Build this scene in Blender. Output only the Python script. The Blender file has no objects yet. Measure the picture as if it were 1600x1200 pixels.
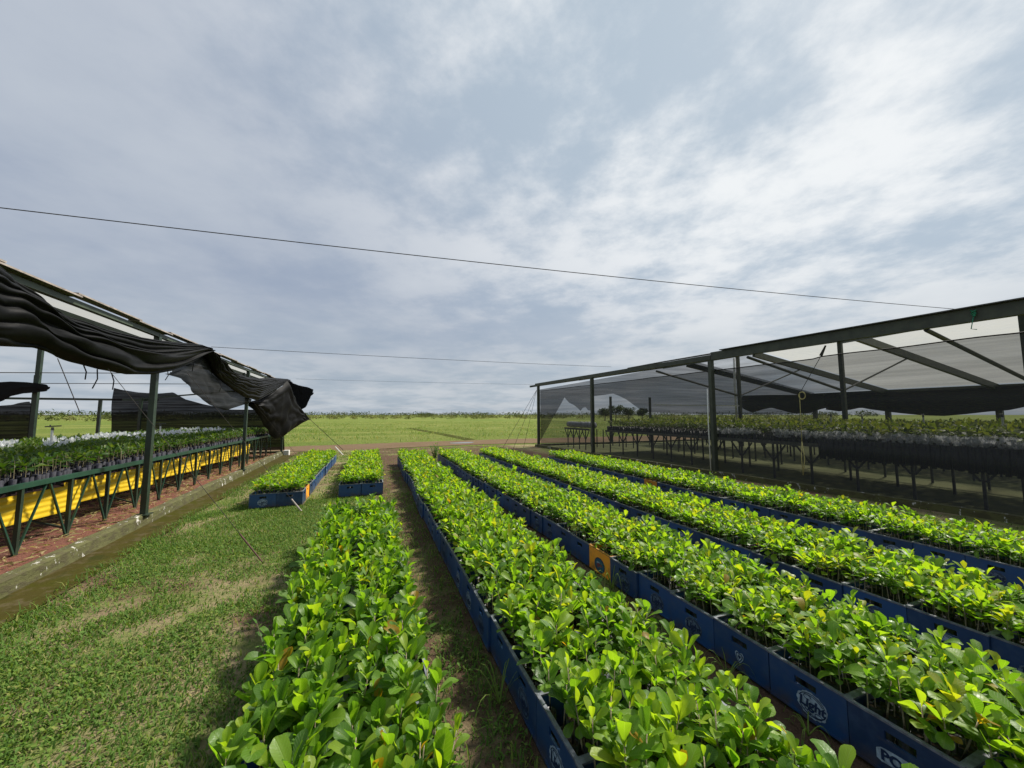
import bpy, math, random
import numpy as np
from mathutils import Matrix, Vector, Euler, noise as mnoise

rng = np.random.default_rng(7)
random.seed(7)
scene = bpy.context.scene
COL = scene.collection
R = math.radians

# ------------------------------------------------------------------ camera
FPX = 578.0                       # focal length in pixels of a 1600 px wide picture
YAW = math.atan((800 - 582) / FPX)
PITCH = math.atan(48 / FPX)
CAMH = 1.6
cam = bpy.data.cameras.new('camera')
cam.sensor_fit = 'HORIZONTAL'; cam.sensor_width = 36.0; cam.lens = 36.0 * FPX / 1600
cam.clip_start = 0.05; cam.clip_end = 6000
camo = bpy.data.objects.new('camera', cam); COL.objects.link(camo)
camo.location = (0, 0, CAMH); camo.rotation_euler = (math.pi / 2 + PITCH, 0, -YAW)
scene.camera = camo

# ------------------------------------------------------------------ sky, sun, exposure
SUN_AZ, SUN_EL = 74.0, 51.0       # azimuth clockwise from +Y
sd = (math.sin(R(SUN_AZ)) * math.cos(R(SUN_EL)), math.cos(R(SUN_AZ)) * math.cos(R(SUN_EL)), math.sin(R(SUN_EL)))
world = bpy.data.worlds.new('World'); scene.world = world; world.use_nodes = True
SKY_STRENGTH = 0.079
def build_world():
    nt = world.node_tree; N = nt.nodes; L = nt.links
    N.clear()
    out = N.new('ShaderNodeOutputWorld'); bg = N.new('ShaderNodeBackground')
    bg.inputs['Strength'].default_value = SKY_STRENGTH
    L.new(bg.outputs[0], out.inputs[0])
    sky = N.new('ShaderNodeTexSky'); sky.sky_type = 'NISHITA'; sky.sun_disc = False
    sky.sun_elevation = R(SUN_EL); sky.sun_rotation = R(SUN_AZ)
    sky.air_density = 1.0; sky.dust_density = 1.5; sky.ozone_density = 1.2
    tc = N.new('ShaderNodeTexCoord')
    sep = N.new('ShaderNodeSeparateXYZ'); L.new(tc.outputs['Generated'], sep.inputs[0])
    def m(op, a, b=None, clamp=False):
        n = N.new('ShaderNodeMath'); n.operation = op; n.use_clamp = clamp
        for i, v in enumerate((a, b)):
            if v is None: continue
            if isinstance(v, (int, float)): n.inputs[i].default_value = v
            else: L.new(v, n.inputs[i])
        return n.outputs[0]
    zc = m('MAXIMUM', sep.outputs[2], 0.0)
    den = m('ADD', zc, 0.13)
    px = m('DIVIDE', sep.outputs[0], den); py = m('DIVIDE', sep.outputs[1], den)
    # the cloud sheet drifts along a slanted direction: stretch the pattern along it
    ca, sa = math.cos(R(35)), math.sin(R(35))
    qx = m('ADD', m('MULTIPLY', px, ca), m('MULTIPLY', py, -sa))
    qy = m('ADD', m('MULTIPLY', px, sa), m('MULTIPLY', py, ca))
    comb = N.new('ShaderNodeCombineXYZ')
    L.new(m('MULTIPLY', qx, 1.0), comb.inputs[0]); L.new(m('MULTIPLY', qy, 1.0), comb.inputs[1])
    def noise(scale, detail, rough, dist, off):
        mp = N.new('ShaderNodeMapping'); mp.inputs['Location'].default_value = off
        L.new(comb.outputs[0], mp.inputs[0])
        n = N.new('ShaderNodeTexNoise'); n.inputs['Scale'].default_value = scale
        n.inputs['Detail'].default_value = detail; n.inputs['Roughness'].default_value = rough
        n.inputs['Distortion'].default_value = dist
        L.new(mp.outputs[0], n.inputs['Vector']); return n.outputs['Fac']
    def ramp(v, a, b, c0=0.0, c1=1.0):
        n = N.new('ShaderNodeMapRange'); n.interpolation_type = 'SMOOTHSTEP'
        n.inputs['From Min'].default_value = a; n.inputs['From Max'].default_value = b
        n.inputs['To Min'].default_value = c0; n.inputs['To Max'].default_value = c1
        L.new(v, n.inputs['Value']); return n.outputs[0]
    def mixc(f, a, b):
        n = N.new('ShaderNodeMix'); n.data_type = 'RGBA'
        if isinstance(f, float): n.inputs[0].default_value = f
        else: L.new(f, n.inputs[0])
        for i, v in ((6, a), (7, b)):
            if isinstance(v, tuple): n.inputs[i].default_value = (*v, 1)
            else: L.new(v, n.inputs[i])
        return n.outputs[2]
    big = noise(0.42, 4, 0.50, 0.0, (12.4, 8.3, 0)); mid = noise(1.15, 5, 0.52, 0.0, (4.2, 3.1, 0)); fine = noise(3.4, 8, 0.62, 0.0, (0.3, 7.7, 2))
    nsum = m('ADD', m('MULTIPLY', big, 0.55), m('ADD', m('MULTIPLY', mid, 0.33), m('MULTIPLY', fine, 0.14)))
    # closeness to the sun brightens the thin cloud
    dt = N.new('ShaderNodeVectorMath'); dt.operation = 'DOT_PRODUCT'; L.new(tc.outputs['Generated'], dt.inputs[0]); dt.inputs[1].default_value = sd
    glow = m('POWER', ramp(dt.outputs['Value'], 0.0, 0.97), 2.0)
    cover = ramp(m('ADD', m('MULTIPLY', big, 0.34), m('ADD', m('MULTIPLY', mid, 0.36), m('MULTIPLY', fine, 0.38))), 0.455, 0.61)
    coverage = m('ADD', m('MULTIPLY', cover, 0.06), 0.94, clamp=True)
    shade = ramp(m('ADD', m('MULTIPLY', mid, 0.45), m('ADD', m('MULTIPLY', big, 0.55), m('MULTIPLY', fine, 0.14))), 0.42, 0.80)
    ccol = mixc(shade, (2.6, 3.1, 4.05), (4.2, 4.62, 5.25))
    ccol = mixc(m('MULTIPLY', glow, 0.85), ccol, mixc(cover, (4.1, 4.9, 5.6), (8.0, 8.2, 8.25)))
    # deep cloud base seen through more air near the horizon
    hz = ramp(sep.outputs[2], 0.02, 0.34, 1.0, 0.0)
    low = noise(1.5, 7, 0.58, 0.0, (9.1, 5.3, 1)); lows = ramp(low, 0.36, 0.66)
    ccol = mixc(m('MULTIPLY', hz, 0.72), ccol, mixc(lows, (3.25, 3.85, 4.4), (5.0, 5.3, 5.55)))
    colr = mixc(coverage, sky.outputs[0], ccol)
    L.new(colr, bg.inputs['Color'])
build_world()
sun = bpy.data.lights.new('sun', 'SUN'); sun.energy = 4.3; sun.angle = R(6.0); sun.color = (1.0, 0.94, 0.84)
suno = bpy.data.objects.new('sun', sun); COL.objects.link(suno)
suno.rotation_euler = Vector(sd).to_track_quat('Z', 'Y').to_euler(); suno.location = (20, 8, 20)
vs = scene.view_settings; vs.view_transform = 'Standard'; vs.look = 'None'; vs.gamma = 1.0; vs.exposure = 0.62
vs.use_curve_mapping = False
cy = scene.cycles
cy.use_denoising = True; cy.max_bounces = 8; cy.transparent_max_bounces = 24
cy.diffuse_bounces = 3; cy.glossy_bounces = 3; cy.transmission_bounces = 6
cy.sample_clamp_indirect = 6.0; cy.caustics_reflective = False; cy.caustics_refractive = False

# ------------------------------------------------------------------ pixel -> place helpers
FW = np.array([math.sin(YAW) * math.cos(PITCH), math.cos(YAW) * math.cos(PITCH), math.sin(PITCH)])
RT = np.array([math.cos(YAW), -math.sin(YAW), 0.0]); UP = np.cross(RT, FW)
C0 = np.array([0, 0, CAMH])
def ray(x, y): return FW + RT * (x - 800) / FPX + UP * (600 - y) / FPX
def onz(x, y, z=0.0): d = ray(x, y); return C0 + d * ((z - CAMH) / d[2])
def onx(x, y, X): d = ray(x, y); return C0 + d * (X / d[0])
def ony(x, y, Y): d = ray(x, y); return C0 + d * (Y / d[1])
def onwall(x, y):                 # the slanted front wall of the netted house
    d = ray(x, y); t = (8.6 + 0.08 * 7.45) / (d[0] + 0.08 * d[1]); return C0 + d * t
def wallx(Y): return 8.6 - 0.08 * (Y - 7.45)
def proj(p):
    v = np.asarray(p) - C0; z = v @ FW
    return 800 + FPX * (v @ RT) / z, 600 - FPX * (v @ UP) / z, z

# ------------------------------------------------------------------ mesh helpers
class MB:
    def __init__(s): s.v = []; s.f = []; s.m = []
    def add(s, vs, fs, mat=0):
        o = len(s.v); s.v += [tuple(p) for p in vs]; s.f += [tuple(i + o for i in f) for f in fs]; s.m += [mat] * len(fs); return s
    def box(s, x0, x1, y0, y1, z0, z1, mat=0):
        v = [(x0, y0, z0), (x1, y0, z0), (x1, y1, z0), (x0, y1, z0), (x0, y0, z1), (x1, y0, z1), (x1, y1, z1), (x0, y1, z1)]
        return s.add(v, [(0, 3, 2, 1), (4, 5, 6, 7), (0, 1, 5, 4), (1, 2, 6, 5), (2, 3, 7, 6), (3, 0, 4, 7)], mat)
    def beam(s, a, b, w, h, mat=0, up=(0, 0, 1)):
        a = Vector(a); b = Vector(b); d = (b - a).normalized(); u = Vector(up)
        if abs(d.dot(u)) > 0.98: u = Vector((0, 1, 0))
        r = d.cross(u).normalized(); u = r.cross(d).normalized(); r = r * w / 2; u = u * h / 2
        v = [a - r - u, a + r - u, a + r + u, a - r + u, b - r - u, b + r - u, b + r + u, b - r + u]
        return s.add(v, [(0, 1, 2, 3), (7, 6, 5, 4), (0, 4, 5, 1), (1, 5, 6, 2), (2, 6, 7, 3), (3, 7, 4, 0)], mat)
    def tube(s, pts, r, n=6, mat=0):
        pts = [Vector(p) for p in pts]; rs = r if isinstance(r, (list, tuple)) else [r] * len(pts)
        vs = []; fs = []
        for i, p in enumerate(pts):
            d = (pts[min(i + 1, len(pts) - 1)] - pts[max(i - 1, 0)]).normalized()
            u = Vector((0, 0, 1)) if abs(d.z) < 0.9 else Vector((1, 0, 0))
            a = d.cross(u).normalized(); b = a.cross(d)
            for k in range(n):
                t = 2 * math.pi * k / n; vs.append(p + (a * math.cos(t) + b * math.sin(t)) * rs[i])
        for i in range(len(pts) - 1):
            for k in range(n):
                k2 = (k + 1) % n; fs.append((i * n + k, i * n + k2, (i + 1) * n + k2, (i + 1) * n + k))
        fs.append(tuple(range(n))[::-1]); fs.append(tuple((len(pts) - 1) * n + k for k in range(n)))
        return s.add(vs, fs, mat)
    def mesh(s, name, mats, smooth=False):
        me = bpy.data.meshes.new(name); me.from_pydata(s.v, [], s.f)
        for m in (mats if isinstance(mats, (list, tuple)) else [mats]): me.materials.append(m)
        if any(s.m): me.polygons.foreach_set('material_index', s.m)
        if smooth: me.polygons.foreach_set('use_smooth', [True] * len(me.polygons))
        me.update(); return me
    def build(s, name, mats, parent=None, smooth=False, **tags):
        return obj(name, s.mesh(name, mats, smooth), parent, **tags)
def obj(name, me, parent=None, loc=None, **tags):
    o = bpy.data.objects.new(name, me); COL.objects.link(o)
    if parent: o.parent = parent
    if loc is not None: o.location = loc
    for k, v in tags.items():
        if v is not None: o[k] = v
    return o
def empty(name, loc, rz=0, **tags):
    o = obj(name, None, None, loc, **tags); o.rotation_euler = (0, 0, rz); o.empty_display_size = 0.1; return o
def npmesh(name, V, F, mats, uv=None, tint=None, mi=None, smooth=True):
    """V (n,3); F list of (k,4) or (k,3) int arrays."""
    me = bpy.data.meshes.new(name)
    F = [f for f in F if len(f)]
    lv = np.concatenate([f.ravel() for f in F]).astype(np.int32)
    tot = np.concatenate([np.full(len(f), f.shape[1]) for f in F]).astype(np.int32)
    st = np.concatenate([[0], np.cumsum(tot)[:-1]]).astype(np.int32)
    me.vertices.add(len(V)); me.vertices.foreach_set('co', np.asarray(V, np.float32).ravel())
    me.loops.add(len(lv)); me.loops.foreach_set('vertex_index', lv)
    me.polygons.add(len(tot)); me.polygons.foreach_set('loop_start', st)
    for m in (mats if isinstance(mats, (list, tuple)) else [mats]): me.materials.append(m)
    if mi is not None: me.polygons.foreach_set('material_index', np.asarray(mi, np.int32))
    me.polygons.foreach_set('use_smooth', np.full(len(tot), smooth))
    me.update(calc_edges=True)
    if uv is not None:
        l = me.uv_layers.new(name='UVMap'); l.data.foreach_set('uv', np.asarray(uv, np.float32)[lv].ravel())
    if tint is not None:
        a = me.attributes.new('tint', 'FLOAT', 'POINT'); a.data.foreach_set('value', np.asarray(tint, np.float32))
    me.validate(); return me

# ------------------------------------------------------------------ materials
class NT:
    def __init__(s, name):
        s.mat = bpy.data.materials.new(name); s.mat.use_nodes = True
        s.t = s.mat.node_tree; s.N = s.t.nodes; s.L = s.t.links
        s.b = s.N['Principled BSDF']; s.out = s.N['Material Output']
    def n(s, typ, **kw):
        x = s.N.new(typ)
        for k, v in kw.items(): setattr(x, k, v)
        return x
    def link(s, a, b): s.L.new(a, b)
    def set(s, sock, v):
        if isinstance(v, (int, float)): sock.default_value = v
        elif isinstance(v, tuple): sock.default_value = (*v, 1) if len(v) == 3 and len(sock.default_value) == 4 else v
        else: s.L.new(v, sock)
    def math(s, op, a, b=0.0, clamp=False):
        x = s.n('ShaderNodeMath', operation=op, use_clamp=clamp); s.set(x.inputs[0], a); s.set(x.inputs[1], b); return x.outputs[0]
    def mix(s, f, a, b, mode='MIX'):
        x = s.n('ShaderNodeMix', data_type='RGBA', blend_type=mode); s.set(x.inputs[0], f); s.set(x.inputs[6], a); s.set(x.inputs[7], b); return x.outputs[2]
    def coord(s, kind='Object', scale=None):
        c = s.n('ShaderNodeTexCoord').outputs[kind]
        if scale is None: return c
        m = s.n('ShaderNodeMapping'); m.inputs['Scale'].default_value = scale; s.L.new(c, m.inputs[0]); return m.outputs[0]
    def noise(s, scale, detail=4, rough=0.55, vec=None, dist=0.0):
        x = s.n('ShaderNodeTexNoise'); x.inputs['Scale'].default_value = scale; x.inputs['Detail'].default_value = detail
        x.inputs['Roughness'].default_value = rough; x.inputs['Distortion'].default_value = dist
        s.L.new(vec if vec is not None else s.coord(), x.inputs['Vector']); return x.outputs['Fac']
    def range(s, v, a, b, c=0.0, d=1.0):
        x = s.n('ShaderNodeMapRange', interpolation_type='SMOOTHSTEP'); s.set(x.inputs['Value'], v)
        for k, q in (('From Min', a), ('From Max', b), ('To Min', c), ('To Max', d)): x.inputs[k].default_value = q
        return x.outputs[0]
    def ramp(s, v, stops):
        x = s.n('ShaderNodeValToRGB'); e = x.color_ramp.elements
        while len(e) < len(stops): e.new(0.5)
        for i, (p, c) in enumerate(stops): e[i].position = p; e[i].color = (*c, 1)
        s.L.new(v, x.inputs[0]); return x.outputs[0]
    def bump(s, h, strength, dist=0.02):
        x = s.n('ShaderNodeBump'); x.inputs['Strength'].default_value = strength; x.inputs['Distance'].default_value = dist
        s.L.new(h, x.inputs['Height']); s.L.new(x.outputs[0], s.b.inputs['Normal']); return x.outputs[0]
    def base(s, c): s.set(s.b.inputs['Base Color'], c)
    def p(s, **kw):
        for k, v in kw.items(): s.set(s.b.inputs[k.replace('_', ' ')], v)

def simple(name, col, rough=0.6, var=0.25, scale=8.0, bump=0.15, metal=0.0, spec=0.5, rust=None):
    t = NT(name); n = t.noise(scale, 6, 0.6)
    dark = tuple(c * (1 - var) for c in col); lite = tuple(min(1, c * (1 + var)) for c in col)
    c = t.mix(t.range(n, 0.3, 0.7), dark, lite)
    if rust: c = t.mix(t.range(t.noise(scale * 2.3, 8, 0.7), 0.60, 0.72), c, rust)
    t.base(c); t.p(Roughness=rough, Metallic=metal); t.b.inputs['Specular IOR Level'].default_value = spec
    if bump: t.bump(t.noise(scale * 6, 4), bump, 0.004)
    return t.mat
def leafmat(name, stops, trans, tfac, rough=0.33, spec=0.5, vein=True):
    t = NT(name); a = t.n('ShaderNodeAttribute', attribute_name='tint')
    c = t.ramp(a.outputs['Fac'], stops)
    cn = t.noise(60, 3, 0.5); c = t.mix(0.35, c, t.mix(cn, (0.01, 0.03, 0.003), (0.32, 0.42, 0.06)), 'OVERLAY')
    if vein:
        uv = t.n('ShaderNodeUVMap'); sp = t.n('ShaderNodeSeparateXYZ'); t.link(uv.outputs[0], sp.inputs[0])
        av = t.math('ABSOLUTE', t.math('SUBTRACT', sp.outputs[1], 0.5))
        mid = t.range(av, 0.0, 0.045, 1.0, 0.0)
        w = t.math('SINE', t.math('MULTIPLY', t.math('SUBTRACT', sp.outputs[0], t.math('MULTIPLY', av, 0.45)), 62.0))
        side = t.math('MULTIPLY', t.range(w, 0.72, 1.0), 0.35)
        vn = t.math('MAXIMUM', t.math('MULTIPLY', mid, 0.7), side)
        c = t.mix(vn, c, t.mix(0.5, c, (0.32, 0.45, 0.12)))
        spot = t.math('MULTIPLY', t.range(t.noise(110, 2, 0.5), 0.70, 0.76), 0.6); c = t.mix(spot, c, (0.16, 0.10, 0.03))
        t.bump(t.math('MULTIPLY', vn, -1.0), 0.35, 0.003)
    t.base(c); t.p(Roughness=t.range(t.noise(25, 3), 0.3, 0.7, rough, rough + 0.22)); t.b.inputs['Specular IOR Level'].default_value = spec
    tr = t.n('ShaderNodeBsdfTranslucent'); tc = t.mix(1.0, c, trans, 'MULTIPLY'); t.link(tc, tr.inputs['Color'])
    mx = t.n('ShaderNodeMixShader'); mx.inputs[0].default_value = tfac
    t.link(t.b.outputs[0], mx.inputs[1]); t.link(tr.outputs[0], mx.inputs[2]); t.link(mx.outputs[0], t.out.inputs[0])
    return t.mat
def netmat(name, col, alpha, rough=0.8, streak=(0.4, 0.4, 9.0), var=0.12, trans=None):
    t = NT(name); n = t.noise(1.0, 5, 0.6, t.coord('Object', streak))
    t.base(t.mix(n, tuple(c * 0.7 for c in col), tuple(c * 1.35 for c in col))); t.p(Roughness=rough); t.b.inputs['Specular IOR Level'].default_value = 0.2
    surf = t.b.outputs[0]
    if trans:
        tr = t.n('ShaderNodeBsdfTranslucent'); tr.inputs['Color'].default_value = (*trans, 1)
        m0 = t.n('ShaderNodeMixShader'); m0.inputs[0].default_value = 0.6
        t.link(surf, m0.inputs[1]); t.link(tr.outputs[0], m0.inputs[2]); surf = m0.outputs[0]
    tp = t.n('ShaderNodeBsdfTransparent'); mx = t.n('ShaderNodeMixShader')
    f = t.range(n, 0.25, 0.75, alpha - var, min(1.0, alpha + var)); t.link(f, mx.inputs[0])
    t.link(tp.outputs[0], mx.inputs[1]); t.link(surf, mx.inputs[2]); t.link(mx.outputs[0], t.out.inputs[0])
    return t.mat

M = {}
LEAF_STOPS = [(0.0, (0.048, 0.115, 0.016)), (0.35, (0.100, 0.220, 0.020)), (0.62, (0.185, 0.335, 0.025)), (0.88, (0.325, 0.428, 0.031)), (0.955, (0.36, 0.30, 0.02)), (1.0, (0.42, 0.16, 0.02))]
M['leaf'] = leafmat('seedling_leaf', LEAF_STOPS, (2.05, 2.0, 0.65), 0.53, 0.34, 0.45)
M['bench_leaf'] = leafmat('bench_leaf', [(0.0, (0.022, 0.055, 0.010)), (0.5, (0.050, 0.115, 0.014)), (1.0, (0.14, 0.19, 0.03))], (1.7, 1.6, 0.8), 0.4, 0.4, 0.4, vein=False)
M['net_leaf'] = leafmat('netted_bench_leaf', [(0.0, (0.05, 0.085, 0.015)), (0.5, (0.13, 0.19, 0.03)), (1.0, (0.30, 0.32, 0.07))], (1.8, 1.7, 0.9), 0.45, 0.4, 0.4, vein=False)
M['weed'] = leafmat('weed_leaf', [(0.0, (0.05, 0.12, 0.03)), (0.6, (0.10, 0.22, 0.045)), (1.0, (0.20, 0.30, 0.07))], (1.6, 1.6, 0.9), 0.4, 0.5, 0.3, vein=False)
M['grass'] = leafmat('grass_blade', [(0.0, (0.066, 0.135, 0.026)), (0.5, (0.135, 0.240, 0.045)), (0.75, (0.26, 0.31, 0.07)), (0.86, (0.38, 0.33, 0.15)), (1.0, (0.46, 0.37, 0.22))], (1.5, 1.5, 0.8), 0.35, 0.6, 0.25, vein=False)
M['bush'] = leafmat('bush_leaf', [(0.0, (0.035, 0.055, 0.018)), (0.5, (0.10, 0.12, 0.035)), (1.0, (0.25, 0.21, 0.09))], (1.3, 1.3, 0.9), 0.3, 0.7, 0.2, vein=False)
M['stem'] = simple('stem', (0.24, 0.20, 0.12), 0.7, 0.35, 40, 0)
M['bag'] = simple('black_bag', (0.018, 0.019, 0.024), 0.35, 0.4, 30, 0.4)
M['bagblue'] = simple('bluish_bag', (0.016, 0.017, 0.027), 0.6, 0.6, 25, 0.5, spec=0.25)
M['soil'] = simple('potting_soil', (0.045, 0.028, 0.018), 0.95, 0.4, 50, 0.5)
M['green'] = simple('green_paint', (0.019, 0.034, 0.021), 0.45, 0.3, 6, 0.15, rust=(0.05, 0.035, 0.02))
M['rail'] = simple('rail_green_paint', (0.014, 0.048, 0.030), 0.42, 0.25, 5, 0.12, rust=(0.045, 0.035, 0.022))
M['eave'] = simple('eave_olive_paint', (0.055, 0.072, 0.045), 0.5, 0.3, 5, 0.15, rust=(0.09, 0.07, 0.05))
M['olive'] = simple('olive_paint', (0.040, 0.046, 0.030), 0.5, 0.3, 5, 0.15, rust=(0.09, 0.06, 0.035))
M['steel'] = simple('dull_steel', (0.055, 0.055, 0.050), 0.5, 0.35, 12, 0.2, rust=(0.07, 0.04, 0.025))
M['railgrey'] = simple('worn_grey_rail', (0.15, 0.15, 0.125), 0.6, 0.3, 8, 0.2)
M['wire'] = simple('wire', (0.05, 0.046, 0.042), 0.9, 0.2, 12, 0, spec=0.05)
M['white'] = simple('white_plastic', (0.75, 0.74, 0.68), 0.45, 0.1, 12, 0)
M['plank'] = simple('weathered_plank', (0.30, 0.26, 0.23), 0.85, 0.35, 10, 0.5)
M['rope'] = simple('yellow_rope', (0.42, 0.36, 0.14), 0.8, 0.25, 40, 0.3)
M['rope_green'] = simple('green_rope', (0.02, 0.22, 0.12), 0.6, 0.25, 40, 0.3)
M['cloth'] = simple('black_cloth', (0.0035, 0.0037, 0.0042), 0.6, 0.5, 5, 0.5, spec=0.16)
M['net'] = netmat('black_net', (0.040, 0.041, 0.040), 0.60, streak=(0.3, 0.3, 14), var=0.08)
M['net_dense'] = netmat('dense_black_net', (0.006, 0.0065, 0.0065), 0.965, streak=(0.6, 0.6, 16), var=0.04)
M['net_mid'] = netmat('torn_black_net', (0.016, 0.017, 0.019), 0.68, streak=(0.3, 0.3, 12), var=0.08)
M['net_roof'] = netmat('roof_net', (0.018, 0.018, 0.02), 0.40)
M['net_cream'] = netmat('cream_roof_mesh', (0.42, 0.42, 0.39), 0.78, streak=(3, 3, 3), var=0.06, trans=(0.46, 0.46, 0.43))

def crate_mat(name, base, worn):
    t = NT(name); oi = t.n('ShaderNodeObjectInfo')
    n = t.noise(7, 6, 0.65); c = t.mix(oi.outputs['Random'], base, tuple(b * 2.6 for b in base))
    c = t.mix(t.range(n, 0.42, 0.75, 0, 0.75), c, worn); c = t.mix(t.range(t.noise(3, 7, 0.75, t.coord('Object', (1, 1, 5))), 0.55, 0.72, 0, 0.45), c, (0.13, 0.12, 0.10))
    geo = t.n('ShaderNodeSeparateXYZ'); t.link(t.coord(), geo.inputs[0])
    mud = t.math('MULTIPLY', t.range(geo.outputs[2], 0.0, 0.11, 1.0, 0.0), t.range(t.noise(14, 5), 0.35, 0.65))
    c = t.mix(t.math('MULTIPLY', mud, 0.7), c, (0.07, 0.045, 0.03))
    t.base(c); t.p(Roughness=0.42); t.bump(t.noise(40, 4), 0.12, 0.004); return t.mat
M['crate'] = crate_mat('blue_crate_plastic', (0.006, 0.029, 0.084), (0.045, 0.09, 0.165))
M['crate_rim'] = simple('crate_rim_worn', (0.13, 0.14, 0.17), 0.6, 0.4, 22, 0.2)
M['orange'] = crate_mat('orange_crate_plastic', (0.42, 0.165, 0.012), (0.38, 0.22, 0.07))
M['orange_rim'] = simple('orange_rim_worn', (0.46, 0.22, 0.05), 0.6, 0.3, 22, 0.2)
M['print'] = simple('pale_print', (0.30, 0.38, 0.46), 0.6, 0.35, 35, 0, rust=(0.03, 0.06, 0.12))
M['ink'] = simple('dark_print', (0.006, 0.022, 0.07), 0.5, 0.2, 30, 0)
M['teal'] = simple('teal_print', (0.02, 0.10, 0.16), 0.5, 0.3, 25, 0)
M['redprint'] = simple('red_print', (0.20, 0.06, 0.07), 0.5, 0.3, 25, 0)
def yellow_mat():
    t = NT('yellow_sheet'); n = t.noise(4, 6, 0.6, t.coord('Object', (1, 1, 6)))
    t.base(t.mix(t.range(n, 0.35, 0.75), (0.66, 0.43, 0.012), (0.80, 0.56, 0.03))); t.p(Roughness=0.5); t.bump(n, 0.1, 0.01); return t.mat
M['yellow'] = yellow_mat()
def plastic_mat():
    t = NT('white_film'); t.base(t.mix(t.noise(20, 4), (0.62, 0.64, 0.66), (0.85, 0.86, 0.86))); t.p(Roughness=0.25)
    tr = t.n('ShaderNodeBsdfTranslucent'); tr.inputs['Color'].default_value = (0.75, 0.77, 0.78, 1)
    tp = t.n('ShaderNodeBsdfTransparent')
    a = t.n('ShaderNodeMixShader'); a.inputs[0].default_value = 0.4; t.link(t.b.outputs[0], a.inputs[1]); t.link(tr.outputs[0], a.inputs[2])
    b = t.n('ShaderNodeMixShader'); b.inputs[0].default_value = 0.22; t.link(a.outputs[0], b.inputs[1]); t.link(tp.outputs[0], b.inputs[2])
    t.link(b.outputs[0], t.out.inputs[0]); return t.mat
M['film'] = plastic_mat()

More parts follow.
